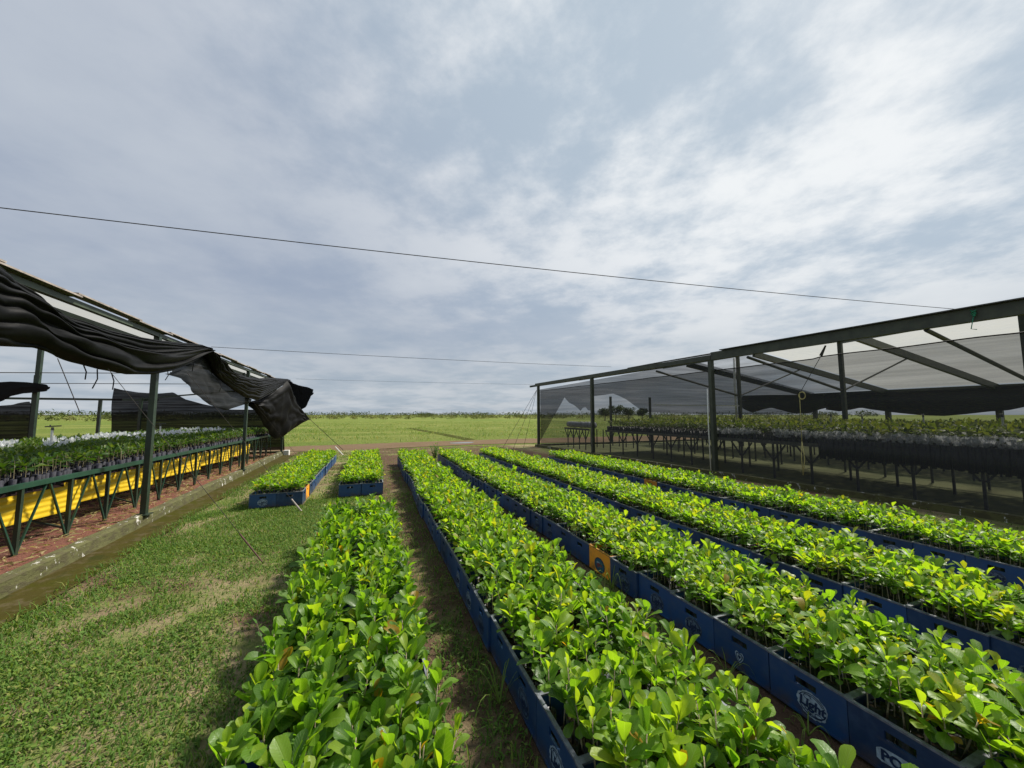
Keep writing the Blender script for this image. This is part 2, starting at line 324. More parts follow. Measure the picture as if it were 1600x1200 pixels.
def ground_mats():
    t = NT('yard_ground'); co = t.coord()
    big = t.noise(0.55, 5, 0.6, co, 0.4); mid = t.noise(2.2, 6, 0.65, co, 0.3); fine = t.noise(38, 5, 0.7, co); straw = t.noise(9, 6, 0.75, t.coord('Object', (1.0, 2.2, 1)))
    g = t.mix(fine, (0.085, 0.115, 0.026), (0.21, 0.235, 0.075))
    s = t.mix(straw, (0.10, 0.070, 0.038), (0.42, 0.34, 0.20))
    red = t.mix(fine, (0.065, 0.036, 0.024), (0.17, 0.10, 0.066))
    s = t.mix(t.range(big, 0.50, 0.62), s, red)
    f = t.range(t.math('ADD', t.math('MULTIPLY', mid, 0.65), t.math('MULTIPLY', big, 0.45)), 0.44, 0.62)
    sx = t.n('ShaderNodeSeparateXYZ'); t.link(co, sx.inputs[0])
    path = t.math('MULTIPLY', t.range(sx.outputs[0], -0.2, 0.25), t.range(sx.outputs[0], 6.2, 7.2, 1.0, 0.0))
    trod = t.math('MULTIPLY', t.range(t.noise(1.1, 5, 0.6, co, 0.6), 0.30, 0.50), path)
    brown = t.mix(t.noise(22, 6, 0.75, co), (0.042, 0.024, 0.016), (0.155, 0.095, 0.062))
    mixed = t.mix(f, g, s)
    leafy = t.mix(t.range(t.noise(0.9, 6, 0.7, co, 0.8), 0.56, 0.66, 0, 0.4), mixed, t.mix(straw, (0.07, 0.045, 0.028), (0.24, 0.17, 0.11)))
    t.base(t.mix(t.math('MULTIPLY', trod, 0.9), leafy, brown)); t.p(Roughness=0.95); t.b.inputs['Specular IOR Level'].default_value = 0.1
    t.bump(t.math('ADD', fine, t.math('MULTIPLY', mid, 1.5)), 0.9, 0.03); M['yard'] = t.mat
    t = NT('field_grass'); co = t.coord()
    a = t.noise(0.012, 5, 0.6, co); b = t.noise(0.13, 6, 0.65, t.coord('Object', (0.35, 1.0, 1))); c = t.noise(2.3, 6, 0.75, co); d = t.noise(0.05, 4, 0.6, t.coord('Object', (0.25, 1.6, 1)))
    col = t.mix(c, (0.075, 0.118, 0.018), (0.180, 0.220, 0.046))
    col = t.mix(t.range(b, 0.40, 0.70, 0, 0.75), col, (0.25, 0.25, 0.075))
    col = t.mix(t.range(d, 0.50, 0.66, 0, 0.65), col, (0.10, 0.165, 0.03))
    col = t.mix(t.range(a, 0.56, 0.74, 0, 0.5), col, (0.30, 0.26, 0.10))
    t.base(col); t.p(Roughness=0.95); t.b.inputs['Specular IOR Level'].default_value = 0.08; t.bump(t.math('ADD', c, b), 1.0, 0.25); M['field'] = t.mat
    t = NT('road_dirt'); co = t.coord(); a = t.noise(0.6, 6, 0.65, co); b = t.noise(14, 5, 0.7, co)
    col = t.mix(a, (0.115, 0.078, 0.045), (0.22, 0.16, 0.095)); col = t.mix(t.math('MULTIPLY', b, 0.5), col, (0.10, 0.06, 0.04))
    t.base(col); t.p(Roughness=0.95); t.b.inputs['Specular IOR Level'].default_value = 0.05; t.bump(t.math('ADD', a, b), 0.6, 0.04); M['road'] = t.mat
    t = NT('red_soil'); co = t.coord(); a = t.noise(2.5, 6, 0.65, co); b = t.noise(40, 5, 0.75, co); s = t.noise(14, 5, 0.7, t.coord('Object', (1, 3.5, 1)))
    col = t.mix(b, (0.085, 0.026, 0.017), (0.27, 0.10, 0.062)); col = t.mix(t.range(a, 0.5, 0.75, 0, 0.6), col, (0.11, 0.05, 0.035)); col = t.mix(t.range(s, 0.62, 0.76, 0, 0.8), col, (0.33, 0.22, 0.14))
    t.base(col); t.p(Roughness=0.95); t.bump(t.math('ADD', b, t.math('MULTIPLY', a, 1.5)), 0.9, 0.03); M['redsoil'] = t.mat
    t = NT('mossy_channel'); co = t.coord('Object', (2.5, 0.5, 1)); a = t.noise(2.0, 6, 0.6, co); b = t.noise(30, 4, 0.6, t.coord())
    col = t.mix(a, (0.036, 0.030, 0.006), (0.076, 0.064, 0.012)); col = t.mix(t.range(t.noise(0.8, 5, 0.6), 0.44, 0.60), col, (0.052, 0.054, 0.004)); col = t.mix(t.range(t.noise(7, 7, 0.7), 0.48, 0.66, 0, 0.8), col, (0.105, 0.085, 0.045)); col = t.mix(t.range(t.noise(3.1, 6, 0.7), 0.55, 0.68, 0, 0.85), col, (0.030, 0.038, 0.006)); col = t.mix(t.math('MULTIPLY', b, 0.45), col, (0.030, 0.022, 0.010))
    t.base(col); t.p(Roughness=0.85); t.b.inputs['Specular IOR Level'].default_value = 0.08; t.bump(t.math('ADD', a, t.math('MULTIPLY', b, 0.4)), 0.5, 0.03); M['moss'] = t.mat
    t = NT('old_concrete'); co = t.coord(); a = t.noise(3.5, 7, 0.7, co); b = t.noise(11, 7, 0.7, t.coord('Object', (1, 0.6, 1.5))); w = t.noise(5, 6, 0.72, t.coord('Object', (2, 1.6, 0.9)))
    col = t.mix(a, (0.052, 0.056, 0.012), (0.12, 0.115, 0.040)); col = t.mix(t.range(b, 0.46, 0.58, 0, 0.9), col, (0.060, 0.052, 0.020)); col = t.mix(t.math('MULTIPLY', t.range(w, 0.60, 0.63), t.range(t.noise(16, 6, 0.7), 0.40, 0.52)), col, (0.60, 0.58, 0.53))
    t.base(col); t.p(Roughness=0.9); t.bump(t.math('ADD', a, b), 0.7, 0.03); M['concrete'] = t.mat
    t = NT('puddle_water'); t.base((0.10, 0.075, 0.055)); t.p(Roughness=0.04, IOR=1.33); M['water'] = t.mat
    t = NT('shed_floor'); co = t.coord(); a = t.noise(1.2, 6, 0.6, co); b = t.noise(25, 5, 0.7, co)
    col = t.mix(a, (0.13, 0.18, 0.036), (0.22, 0.21, 0.08)); col = t.mix(t.math('MULTIPLY', b, 0.5), col, (0.05, 0.04, 0.025)); t.base(col); t.p(Roughness=0.95); t.bump(b, 0.6, 0.03); M['floor'] = t.mat
ground_mats()

# ------------------------------------------------------------------ ground
def sheet(name, pts, z, mat, label, nx=1, ny=1):
    mb = MB(); mb.add([(x, y, z) for x, y in pts], [tuple(range(len(pts)))])
    return mb.build(name, mat, kind='structure', label=label, category='ground')
mbf = MB()
rings = [0, 40, 120, 400, 1500, 5000]; n = 48
vv = [(0, 0, -0.012)]
for r in rings[1:]: vv += [(r * math.cos(2 * math.pi * k / n), r * math.sin(2 * math.pi * k / n), -0.012) for k in range(n)]
ff = [(0, 1 + k, 1 + (k + 1) % n) for k in range(n)]
for i in range(len(rings) - 2):
    a = 1 + i * n; b = a + n
    ff += [(a + k, b + k, b + (k + 1) % n, a + (k + 1) % n) for k in range(n)]
mbf.add(vv, ff).build('field', M['field'], kind='structure', label='flat green grass field reaching to the horizon', category='field')
# near yard, gently lumpy
nx, ny = 70, 90
gx = np.linspace(-3.6, 26, nx); gy = np.linspace(-6, 18.6, ny)
V = []
for yy in gy:
    for xx in gx:
        e = min(1, max(0, (18.6 - yy) / 2)) * min(1, max(0, (26 - xx) / 3))
        V.append((xx, yy, 0.0 + 0.012 * e * mnoise.noise(Vector((xx * 1.3, yy * 1.3, 0)))))
F = np.array([(j * nx + i, j * nx + i + 1, (j + 1) * nx + i + 1, (j + 1) * nx + i) for j in range(ny - 1) for i in range(nx - 1)])
o = obj('yard_ground', npmesh('yard_ground', np.array(V), [F], M['yard']), kind='structure', label='mown patchy grass and bare soil between the crate rows', category='ground')
# dirt road beyond the rows
rl = [onz(420, 706), onz(560, 703), onz(640, 699), onz(720, 695.5), onz(800, 693), onz(860, 692)]
rf = [onz(420, 699), onz(560, 694), onz(640, 691), onz(720, 688.5), onz(800, 686), onz(860, 684.5)]
def ext(a, b, k): return a + (a - b) * k
nl = [ext(rl[0], rl[1], 4)] + rl + [ext(rl[-1], rl[-2], 12)]; nf = [ext(rf[0], rf[1], 4)] + rf + [ext(rf[-1], rf[-2], 12)]
vv = []; ff = []
K = 60
def along(P, t):
    q = t * (len(P) - 1); i = min(int(q), len(P) - 2); return P[i] + (P[i + 1] - P[i]) * (q - i)
for k in range(K + 1):
    t = k / K; a = along(nl, t); b = along(nf, t); j = 0.25 * mnoise.noise(Vector((k * 0.9, 0, 0))); j2 = 0.3 * mnoise.noise(Vector((k * 0.8, 5, 0)))
    vv += [(a[0], a[1] + j, 0.006), (b[0], b[1] + j2, 0.006)]
ff = [(2 * k, 2 * k + 2, 2 * k + 3, 2 * k + 1) for k in range(K)]
MB().add(vv, ff).build('dirt_road', M['road'], kind='structure', label='reddish dirt track crossing in front of the field', category='road')
pc = onz(722, 692); vv = []
for k in range(28):
    t = 2 * math.pi * k / 28; rr = 1 + 0.3 * mnoise.noise(Vector((math.cos(t) * 1.5, math.sin(t) * 1.5, 3)))
    vv.append((pc[0] + 0.75 * rr * math.cos(t), pc[1] + 0.42 * rr * math.sin(t) + 0.1 * math.cos(t), 0.011))
MB().add(vv, [tuple(range(28))]).build('puddle', M['water'], kind='structure', label='small bright puddle on the dirt track', category='puddle')
# shallow drainage line in the field
dl = [onz(640, 669), onz(690, 678), onz(735, 687)]
vv = []
for p in dl: vv += [(p[0] - 0.4, p[1] - 0.25, 0.0), (p[0] + 0.4, p[1] + 0.25, 0.0)]
MB().add(vv, [(0, 2, 3, 1), (2, 4, 5, 3)]).build('field_path', simple('trodden_grass', (0.062, 0.068, 0.022), 0.95, 0.4, 3, 0.5, spec=0.0), kind='structure', label='thin dark trodden line across the field', category='path')
# kerb, channel, red soil floor of the open house
def kx(Y): return -2.94 - 0.0215 * (Y - 4.66)
vv = []; ff = []; K = 70
ys = np.linspace(-1.0, 16.95, K + 1)
for i, y in enumerate(ys):
    x = kx(y); e = lambda s, a=0.012: a * mnoise.noise(Vector((y * 3.1, s * 7.3, 0)))
    h = 0.165 + e(1, 0.02)
    vv += [(x + e(2), y, -0.03), (x - 0.02 + e(3), y, h - 0.02), (x - 0.05 + e(4), y, h), (x - 0.14 + e(5), y, h + e(6)), (x - 0.16, y, -0.03)]
for i in range(K):
    for k in range(4): ff.append((5 * i + k, 5 * i + k + 1, 5 * i + k + 6, 5 * i + k + 5))
ff += [(0, 1, 2, 3, 4)[::-1], tuple(5 * K + k for k in range(5))]
MB().add(vv, ff).build('concrete_kerb', M['concrete'], smooth=False, kind='structure', label='old whitewashed concrete kerb along the open shade house', category='kerb')
vv = []; ff = []
for i, y in enumerate(ys):
    x = kx(y); w = 0.41 + 0.06 * mnoise.noise(Vector((y * 1.1, 0, 9))) + 0.05 * mnoise.noise(Vector((y * 4.3, 0, 9)))
    vv += [(x - 0.01, y, 0.020), (x + w * 0.5, y, 0.016), (x + w, y, 0.010 + 0.012)]
for i in range(K):
    for k in range(2): ff.append((3 * i + k, 3 * i + k + 3, 3 * i + k + 4, 3 * i + k + 1)[::-1])
MB().add(vv, ff).build('drain_channel', M['moss'], smooth=True, kind='structure', label='mossy olive strip running along the kerb', category='channel')
nx, ny = 40, 60; gx = np.linspace(-16, -0.19, nx); gy = np.linspace(-1, 16.9, ny); V = []
for yy in gy:
    for i, xx in enumerate(gx):
        X = kx(yy) + xx if i == nx - 1 else xx + (kx(yy) * (i / (nx - 1)))
        V.append((X, yy, 0.105 + 0.03 * mnoise.noise(Vector((X * 1.7, yy * 1.7, 4)))))
F = np.array([(j * nx + i, j * nx + i + 1, (j + 1) * nx + i + 1, (j + 1) * nx + i) for j in range(ny - 1) for i in range(nx - 1)])
obj('soil_floor', npmesh('soil_floor', np.array(V), [F], M['redsoil']), kind='structure', label='red soil floor inside the open shade house', category='ground')
sheet('shed_ground', [(wallx(-3) + 0.1, -3), (31, -3), (31, 17.3), (wallx(17.3) + 0.1, 17.3)], 0.022, M['floor'], 'dark grassy floor inside the netted shade house')
mb = MB(); a = (wallx(-2), -2); b = (wallx(17.2), 17.2)
mb.beam((a[0] - 0.03, a[1], 0.05), (b[0] - 0.03, b[1], 0.05), 0.14, 0.13); mb.beam((b[0], b[1] + 0.1, 0.05), (20, 17.3, 0.05), 0.14, 0.125)
mb.build('concrete_curb', M['concrete'], kind='structure', label='low concrete curb under the black net wall', category='kerb')

# ------------------------------------------------------------------ leaves and plants
# outline width along the leaf (obovate), fold and curl per variant
def leaf_template(nu, nv, curl, fold, wid, tipw, wav):
    us = np.linspace(0, 1, nu + 1) ** 0.82
    prof = np.interp(us, [0, .08, .22, .45, .68, .82, .92, .975, 1.0], [0.05, .12, .36, .80, 1.0, .97, .80 * tipw, .50 * tipw, 0.12]) * wid
    ang = curl * us ** 1.3
    x = np.concatenate([[0], np.cumsum(np.cos((ang[1:] + ang[:-1]) / 2) * np.diff(us))]); z = np.concatenate([[0], np.cumsum(np.sin((ang[1:] + ang[:-1]) / 2) * np.diff(us))])
    vsx = np.linspace(-1, 1, nv + 1)
    P = []; UV = []
    for i in range(nu + 1):
        for v in vsx:
            dz = fold * abs(v) * prof[i] + wav * math.sin(us[i] * 17 + v * 2) * prof[i] * abs(v)
            nxn, nzn = -math.sin(ang[i]), math.cos(ang[i])
            P.append((x[i] + nxn * dz, v * prof[i], z[i] + nzn * dz)); UV.append((us[i], (v + 1) / 2))
    F = [(i * (nv + 1) + j, (i + 1) * (nv + 1) + j, (i + 1) * (nv + 1) + j + 1, i * (nv + 1) + j + 1) for i in range(nu) for j in range(nv)]
    return np.array(P), np.array(UV), np.array(F)
VARS = []
for k in range(10):
    VARS.append((-0.15 - 1.1 * rng.random() if k % 4 else 0.35 * rng.random(), 0.10 + 0.5 * rng.random(), 0.225 + 0.08 * rng.random(), 0.86 + 0.14 * rng.random(), 0.10 * rng.random()))
LONGVARS = [(-0.1 - 0.7 * rng.random(), 0.15 + 0.4 * rng.random(), 0.20 + 0.06 * rng.random(), 0.84 + 0.14 * rng.random(), 0.13 * rng.random()) for k in range(6)]
ALLV = VARS + LONGVARS
TPL = {lod: [leaf_template(nu, nv, *v) for v in ALLV] for lod, (nu, nv) in {0: (9, 4), 1: (5, 2), 2: (3, 2), 3: (2, 1), 4: (2, 2)}.items()}

def rotmats(az, el, roll):
    ca, sa, ce, se, cr, sr = np.cos(az), np.sin(az), np.cos(el), np.sin(el), np.cos(roll), np.sin(roll)
    f = np.stack([ca * ce, sa * ce, se], -1); s0 = np.stack([-sa, ca, np.zeros_like(ca)], -1); u0 = np.cross(f, s0)
    s = s0 * cr[:, None] + u0 * sr[:, None]; u = np.cross(f, s)
    return np.stack([f, s, u], -1)           # columns = local x, y, z
def bake_leaves(L, lod, tpls=None):
    """L: dict of arrays pos, az, el, roll, size, var, tint -> V, F, UV, T"""
    T = tpls or TPL[lod]; Vs = []; Fs = []; Us = []; Ts = []; off = 0
    Rm = rotmats(L['az'], L['el'], L['roll'])
    for k, (P, UV, F) in enumerate(T):
        s = np.where(L['var'] == k)[0]
        if not len(s): continue
        W = np.einsum('nij,vj->nvi', Rm[s], P) * L['size'][s][:, None, None] + L['pos'][s][:, None, :]
        nP = len(P)
        Vs.append(W.reshape(-1, 3)); Us.append(np.tile(UV, (len(s), 1))); Ts.append(np.repeat(L['tint'][s], nP))
        Fs.append((F[None] + (np.arange(len(s)) * nP)[:, None, None]).reshape(-1, 4) + off); off += nP * len(s)
    return np.concatenate(Vs), np.concatenate(Fs), np.concatenate(Us), np.concatenate(Ts)

def make_plants(base, hts, nleaf, lsize, kindv, tint_mu, spread=1.0, upright=0.0):
    """leaf arrays for plants; base (n,3) = soil point of each"""
    pl = []
    for i in range(len(base)):
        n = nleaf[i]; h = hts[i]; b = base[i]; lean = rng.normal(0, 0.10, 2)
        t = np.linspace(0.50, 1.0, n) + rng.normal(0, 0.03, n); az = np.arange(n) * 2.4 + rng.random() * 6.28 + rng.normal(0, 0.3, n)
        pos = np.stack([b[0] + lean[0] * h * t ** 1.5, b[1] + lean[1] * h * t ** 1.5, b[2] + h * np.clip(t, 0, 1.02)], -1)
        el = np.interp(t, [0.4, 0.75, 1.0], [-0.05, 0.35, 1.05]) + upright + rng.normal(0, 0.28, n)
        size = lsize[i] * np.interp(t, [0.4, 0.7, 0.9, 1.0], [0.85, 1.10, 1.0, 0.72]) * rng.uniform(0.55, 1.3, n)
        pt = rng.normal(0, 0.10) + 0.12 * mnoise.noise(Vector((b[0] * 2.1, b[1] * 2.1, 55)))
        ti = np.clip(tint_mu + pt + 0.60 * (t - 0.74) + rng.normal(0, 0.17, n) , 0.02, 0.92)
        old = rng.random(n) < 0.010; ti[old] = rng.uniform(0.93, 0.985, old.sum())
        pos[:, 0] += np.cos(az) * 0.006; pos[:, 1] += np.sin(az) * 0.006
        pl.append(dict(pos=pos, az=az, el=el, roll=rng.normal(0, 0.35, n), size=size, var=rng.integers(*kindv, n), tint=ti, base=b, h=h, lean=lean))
    return pl
def cat(pl): return {k: np.concatenate([p[k] for p in pl]) for k in ('pos', 'az', 'el', 'roll', 'size', 'var', 'tint')}
def stems_np(pl, r0=0.0035, frac=1.0, n=4, z0=0.0):
    V = []; F = []
    o = 0
    for p in pl:
        b = p['base']; h = p['h']
        for t, r in ((0, r0), (0.55, r0 * 0.85), (1.0, r0 * 0.5)):
            c = (b[0] + p['lean'][0] * h * t ** 1.5, b[1] + p['lean'][1] * h * t ** 1.5, b[2] + h * t + (z0 if t == 0 else 0))
            for k in range(n): a = 6.283 * k / n; V.append((c[0] + r * math.cos(a), c[1] + r * math.sin(a), c[2]))
        for s in range(2):
            for k in range(n): F.append((o + s * n + k, o + s * n + (k + 1) % n, o + (s + 1) * n + (k + 1) % n, o + (s + 1) * n + k))
        o += 3 * n
    return np.array(V), np.array(F)
def bags_np(centers, r, h, n=6):
    """black sleeves: open-topped cylinders with soil just below the brim. returns V, Fquads(walls), Ftri(soil)"""
    m = len(centers); a = 2 * np.pi * np.arange(n) / n
    ring = np.stack([np.cos(a) * r, np.sin(a) * r, np.zeros(n)], -1)
    loc = np.concatenate([ring * 0.93, ring * [1, 1, 0] + [0, 0, h], ring * [0.93, 0.93, 0] + [0, 0, h - 0.012], [[0, 0, h - 0.008]]])
    V = (loc[None] * rng.uniform(0.9, 1.08, (m, 1, 1)) + centers[:, None, :]).reshape(-1, 3)
    q = [(k, (k + 1) % n, n + (k + 1) % n, n + k) for k in range(n)] + [(n + k, n + (k + 1) % n, 2 * n + (k + 1) % n, 2 * n + k) for k in range(n)]
    t = [(2 * n + k, 2 * n + (k + 1) % n, 3 * n) for k in range(n)]
    offs = (np.arange(m) * (3 * n + 1))[:, None, None]
    return V, (np.array(q)[None] + offs).reshape(-1, 4), (np.array(t)[None] + offs).reshape(-1, 3)

# ------------------------------------------------------------------ crates
LX, LY, CH = 0.398, 0.372, 0.232
def crate_mesh(name, mats, slot=True):
    mb = MB(); t = 0.011; hx, hy = LX / 2, LY / 2
    sw, s0, s1 = 0.052, 0.150, 0.186
    zt = CH - 0.010
    for sgn in (-1, 1):
        xo, xi = sgn * hx, sgn * (hx - t); x0, x1 = min(xo, xi), max(xo, xi)
        if slot:
            mb.box(x0, x1, -hy, hy, 0, s0); mb.box(x0, x1, -hy, -sw, s0, s1); mb.box(x0, x1, sw, hy, s0, s1); mb.box(x0, x1, -hy, hy, s1, zt)
        else: mb.box(x0, x1, -hy, hy, 0, zt)
        yo, yi = sgn * hy, sgn * (hy - t); y0, y1 = min(yo, yi), max(yo, yi); e = hx - t - 0.0005
        if slot:
            mb.box(-e, e, y0, y1, 0, s0); mb.box(-e, -sw, y0, y1, s0, s1); mb.box(sw, e, y0, y1, s0, s1); mb.box(-e, e, y0, y1, s1, zt)
        else: mb.box(-e, e, y0, y1, 0, zt)
        # rim, slightly proud
        r = 0.0035
        mb.box(x0 - r, x1 + r, -hy - r, hy + r, zt + 0.0005, CH, 1)
        mb.box(-hx + t + r + 0.0005, hx - t - r - 0.0005, y0 - r, y1 + r, zt + 0.0005, CH, 1)
        # stiffening foot band, proud of the wall
        mb.box(min(xo, xo + sgn * 0.003), max(xo, xo + sgn * 0.003), -hy, hy, 0.004, 0.016)
        mb.box(-hx + 0.001, hx - 0.001, min(yo, yo + sgn * 0.003), max(yo, yo + sgn * 0.003), 0.004, 0.016)
    mb.box(-hx + t + 0.0005, hx - t - 0.0005, -hy + t + 0.0005, hy - t - 0.0005, 0.006, 0.014)
    return mb.mesh(name, mats)
CR_BLUE = crate_mesh('crate', [M['crate'], M['crate_rim']])
CR_ORANGE = crate_mesh('crate', [M['orange'], M['orange_rim']], slot=False)
CR_ORANGE2 = crate_mesh('crate', [M['orange'], M['orange_rim']], slot=True)

def text_mesh(txt, size, shear=0.0, off=0.0):
    cu = bpy.data.curves.new('txt', 'FONT'); cu.body = txt; cu.size = size; cu.shear = shear; cu.offset = off; cu.align_x = 'CENTER'; cu.extrude = 0.0006; cu.resolution_u = 3
    o = bpy.data.objects.new('txt', cu); COL.objects.link(o)
    dg = bpy.context.evaluated_depsgraph_get(); me = bpy.data.meshes.new_from_object(o.evaluated_get(dg))
    bpy.data.objects.remove(o); bpy.data.curves.remove(cu); return me
def poly2d(pts, z0, z1, mb, mat=0):
    n = len(pts); vs = [(a, b, z0) for a, b in pts] + [(a, b, z1) for a, b in pts]
    mb.add(vs, [tuple(range(n))[::-1], tuple(n + k for k in range(n))] + [(k, (k + 1) % n, n + (k + 1) % n, n + k) for k in range(n)], mat)
def arc_strip(mb, cx, cyy, rx, ry, a0, a1, w, z0, z1, mat=0, n=10):
    for k in range(n):
        t0 = R(a0 + (a1 - a0) * k / n); t1 = R(a0 + (a1 - a0) * (k + 1) / n - 0.01)
        poly2d([(cx + rx * math.cos(t0), cyy + ry * math.sin(t0)), (cx + (rx - w) * math.cos(t0), cyy + (ry - w) * math.sin(t0)), (cx + (rx - w) * math.cos(t1), cyy + (ry - w) * math.sin(t1)), (cx + rx * math.cos(t1), cyy + ry * math.sin(t1))][::-1], z0, z1, mb, mat)
def light_patch():
    mb = MB(); rr = random.Random(3); pts = []
    for k in range(40):
        t = 2 * math.pi * k / 40; q = 1 + rr.uniform(-0.06, 0.07); pts.append((0.072 * q * math.cos(t), 0.060 * q * math.sin(t)))
    poly2d(pts, 0.0, 0.0008, mb, 0)
    for (cx, cz, rx, rz, a0, a1, w) in [(0.0, 0.0, .066, .055, 20, 160, .004), (0, 0, .057, .046, 25, 110, .004), (0, 0, .066, .055, 200, 345, .005), (0.01, -0.004, .054, .044, 205, 335, .004), (-0.02, 0.03, .020, .014, 0, 300, .004), (.03, -.036, .020, .012, 0, 320, .004), (-.02, -.04, .022, .010, 20, 330, .003)]:
        arc_strip(mb, cx, cz, rx, rz, a0, a1, w, 0.0009, 0.0014, 1, 9)
    return mb.mesh('emblem', [M['print'], M['ink']])
M['print_faded'] = simple('faded_print', (0.085, 0.125, 0.18), 0.6, 0.5, 35, 0, rust=(0.02, 0.045, 0.10))
E_LIGHT = light_patch(); E_FADED = light_patch(); E_FADED.materials[0] = M['print_faded']; T_LIGHT = text_mesh('Light', 0.062, 0.12, 0.0022); T_LIGHT.materials.append(M['ink'])
def polar_patch():
    mb = MB(); top = []; bot = []
    for k in range(13):
        a = -0.105 + 0.21 * k / 12; dz = -0.35 * (a ** 2) * 10 * 0.28; e = 0.010 if k in (0, 12) else 0.0
        top.append((a, 0.030 + dz - e)); bot.append((a, -0.030 + dz + e))
    poly2d(bot + top[::-1], 0, 0.0008, mb, 0)
    poly2d([(0.042 * math.cos(2 * math.pi * k / 20), -0.065 + 0.034 * math.sin(2 * math.pi * k / 20)) for k in range(20)], 0, 0.0007, mb, 0)
    return mb.mesh('emblem', [M['print']])
E_POLAR = polar_patch(); T_POLAR = text_mesh('POLAR', 0.058, 0.0, 0.0024); T_POLAR.materials.append(M['ink'])
def heart_patch():
    mb = MB()
    def heart(s): return [(s * x, s * z) for x, z in [(0, -.95), (.35, -.55), (.66, -.05), (.72, .40), (.5, .72), (.22, .66), (0, .42), (-.22, .66), (-.5, .72), (-.72, .40), (-.66, -.05), (-.35, -.55)]]
    poly2d(heart(0.040), 0, 0.0006, mb, 0); poly2d(heart(0.032), 0.0007, 0.0011, mb, 1); poly2d(heart(0.024), 0.0012, 0.0016, mb, 0); poly2d(heart(0.013), 0.0017, 0.0021, mb, 1)
    return mb.mesh('emblem', [M['print'], M['ink']])
E_HEART = heart_patch()
def oval_patch():
    mb = MB()
    ell = lambda a, b, cx=0, cz=0: [(cx + a * math.cos(2 * math.pi * k / 28), cz + b * math.sin(2 * math.pi * k / 28)) for k in range(28)]
    poly2d(ell(.088, .072), 0, .0006, mb, 0); poly2d(ell(.079, .063), .0007, .0011, mb, 1)
    poly2d([(-.05, .0), (-.02, .018), (.045, .012), (.05, -.005), (.0, -.012), (-.03, -.035), (-.045, -.02)], .0012, .0016, mb, 2)
    poly2d([(-.055, .012), (-.03, .03), (.02, .026), (-.02, .016)], .0012, .0016, mb, 3)
    return mb.mesh('emblem', [M['ink'], M['teal'], M['redprint'], M['print']])
E_OVAL = oval_patch()
FACE = {'-x': Matrix(((0, 0, -1, -LX / 2), (-1, 0, 0, 0), (0, 1, 0, 0), (0, 0, 0, 1))),
        '+x': Matrix(((0, 0, 1, LX / 2), (1, 0, 0, 0), (0, 1, 0, 0), (0, 0, 0, 1))),
        '-y': Matrix(((1, 0, 0, 0), (0, 0, -1, -LY / 2), (0, 1, 0, 0), (0, 0, 0, 1)))}
def emblem(cr, kind, face, da=0.0, dz=0.0, keep=False):
    Mx = FACE[face] @ Matrix.Translation((da, 0.085 + dz, 0.0012))
    me = {'light': E_LIGHT, 'polar': E_POLAR, 'heart': E_HEART, 'oval': E_OVAL}[kind]
    if kind == 'light' and not keep and random.random() < 0.6: me = E_FADED
    e = obj('emblem', me, cr); e.matrix_local = Mx
    if kind == 'light':
        t = obj('lettering', T_LIGHT, e); t.matrix_local = Matrix.Translation((0.0, -0.018, 0.0024)); t['label'] = 'dark lettering reading Light'
    if kind == 'polar':
        t = obj('lettering', T_POLAR, e); t.matrix_local = Matrix.Translation((0.0, -0.024, 0.0018)); t['label'] = 'dark lettering reading POLAR'

ONES = ['zeroth', 'first', 'second', 'third', 'fourth', 'fifth', 'sixth', 'seventh', 'eighth', 'ninth', 'tenth', 'eleventh', 'twelfth', 'thirteenth', 'fourteenth', 'fifteenth', 'sixteenth', 'seventeenth', 'eighteenth', 'nineteenth']
def ordinal(n): return ONES[n] if n < 20 else {20: 'twentieth', 30: 'thirtieth'}.get(n) or {2: 'twenty', 3: 'thirty'}[n // 10] + '-' + ONES[n % 10]
# rows: (key, x of left edge, y start, number along, per-row text, height and leaf character)
PY = 0.3765
ROWS = [
    ('kerb', -1.905, 7.56, 17, 'in the row beside the mossy strip'),
    ('mid', -0.555, 7.98, 15, 'in the bed behind the overgrown bed'),
    ('wild', -0.475, 1.15, 11, 'hidden under the overgrown leafy bed'),
    ('first', 0.775, 0.62, 32, 'in the row next to the overgrown bed'),
    ('second', 2.155, 0.075, 34, 'in the row with the POLAR crate'),
    ('third', 3.58, 0.075, 34, 'in the row second from the net wall'),
    ('last', 5.43, 0.80, 27, 'in the row closest to the net wall'),
]
crates = []        # (dist, x, y, rowkey, col, i, text)
plants_spec = []   # per plant
for key, x0, y0, ncr, text in ROWS:
    drift = 0.0
    for i in range(ncr):
        y = y0 + (i + 0.5) * PY
        drift = 0.88 * drift + random.gauss(0, 0.009)
        for c in (0, 1):
            x = x0 + LX / 2 + c * (LX + 0.006) + drift + random.gauss(0, 0.002)
            # bow of the long rows
            crates.append([math.hypot(x, y), x, y, key, c, i, text])
crates.sort(key=lambda c: c[0])
stuffV = []; stuffF = []
cr_objs = {}
cv = np.array([v.co[:] for v in CR_BLUE.vertices]); cf = np.array([p.vertices[:] for p in CR_BLUE.polygons]); cm = np.array([p.material_index for p in CR_BLUE.polygons]); so = 0; smi = []
LIGHT_I = {'second': {}, 'first': {}, 'third': {}, 'last': {}}
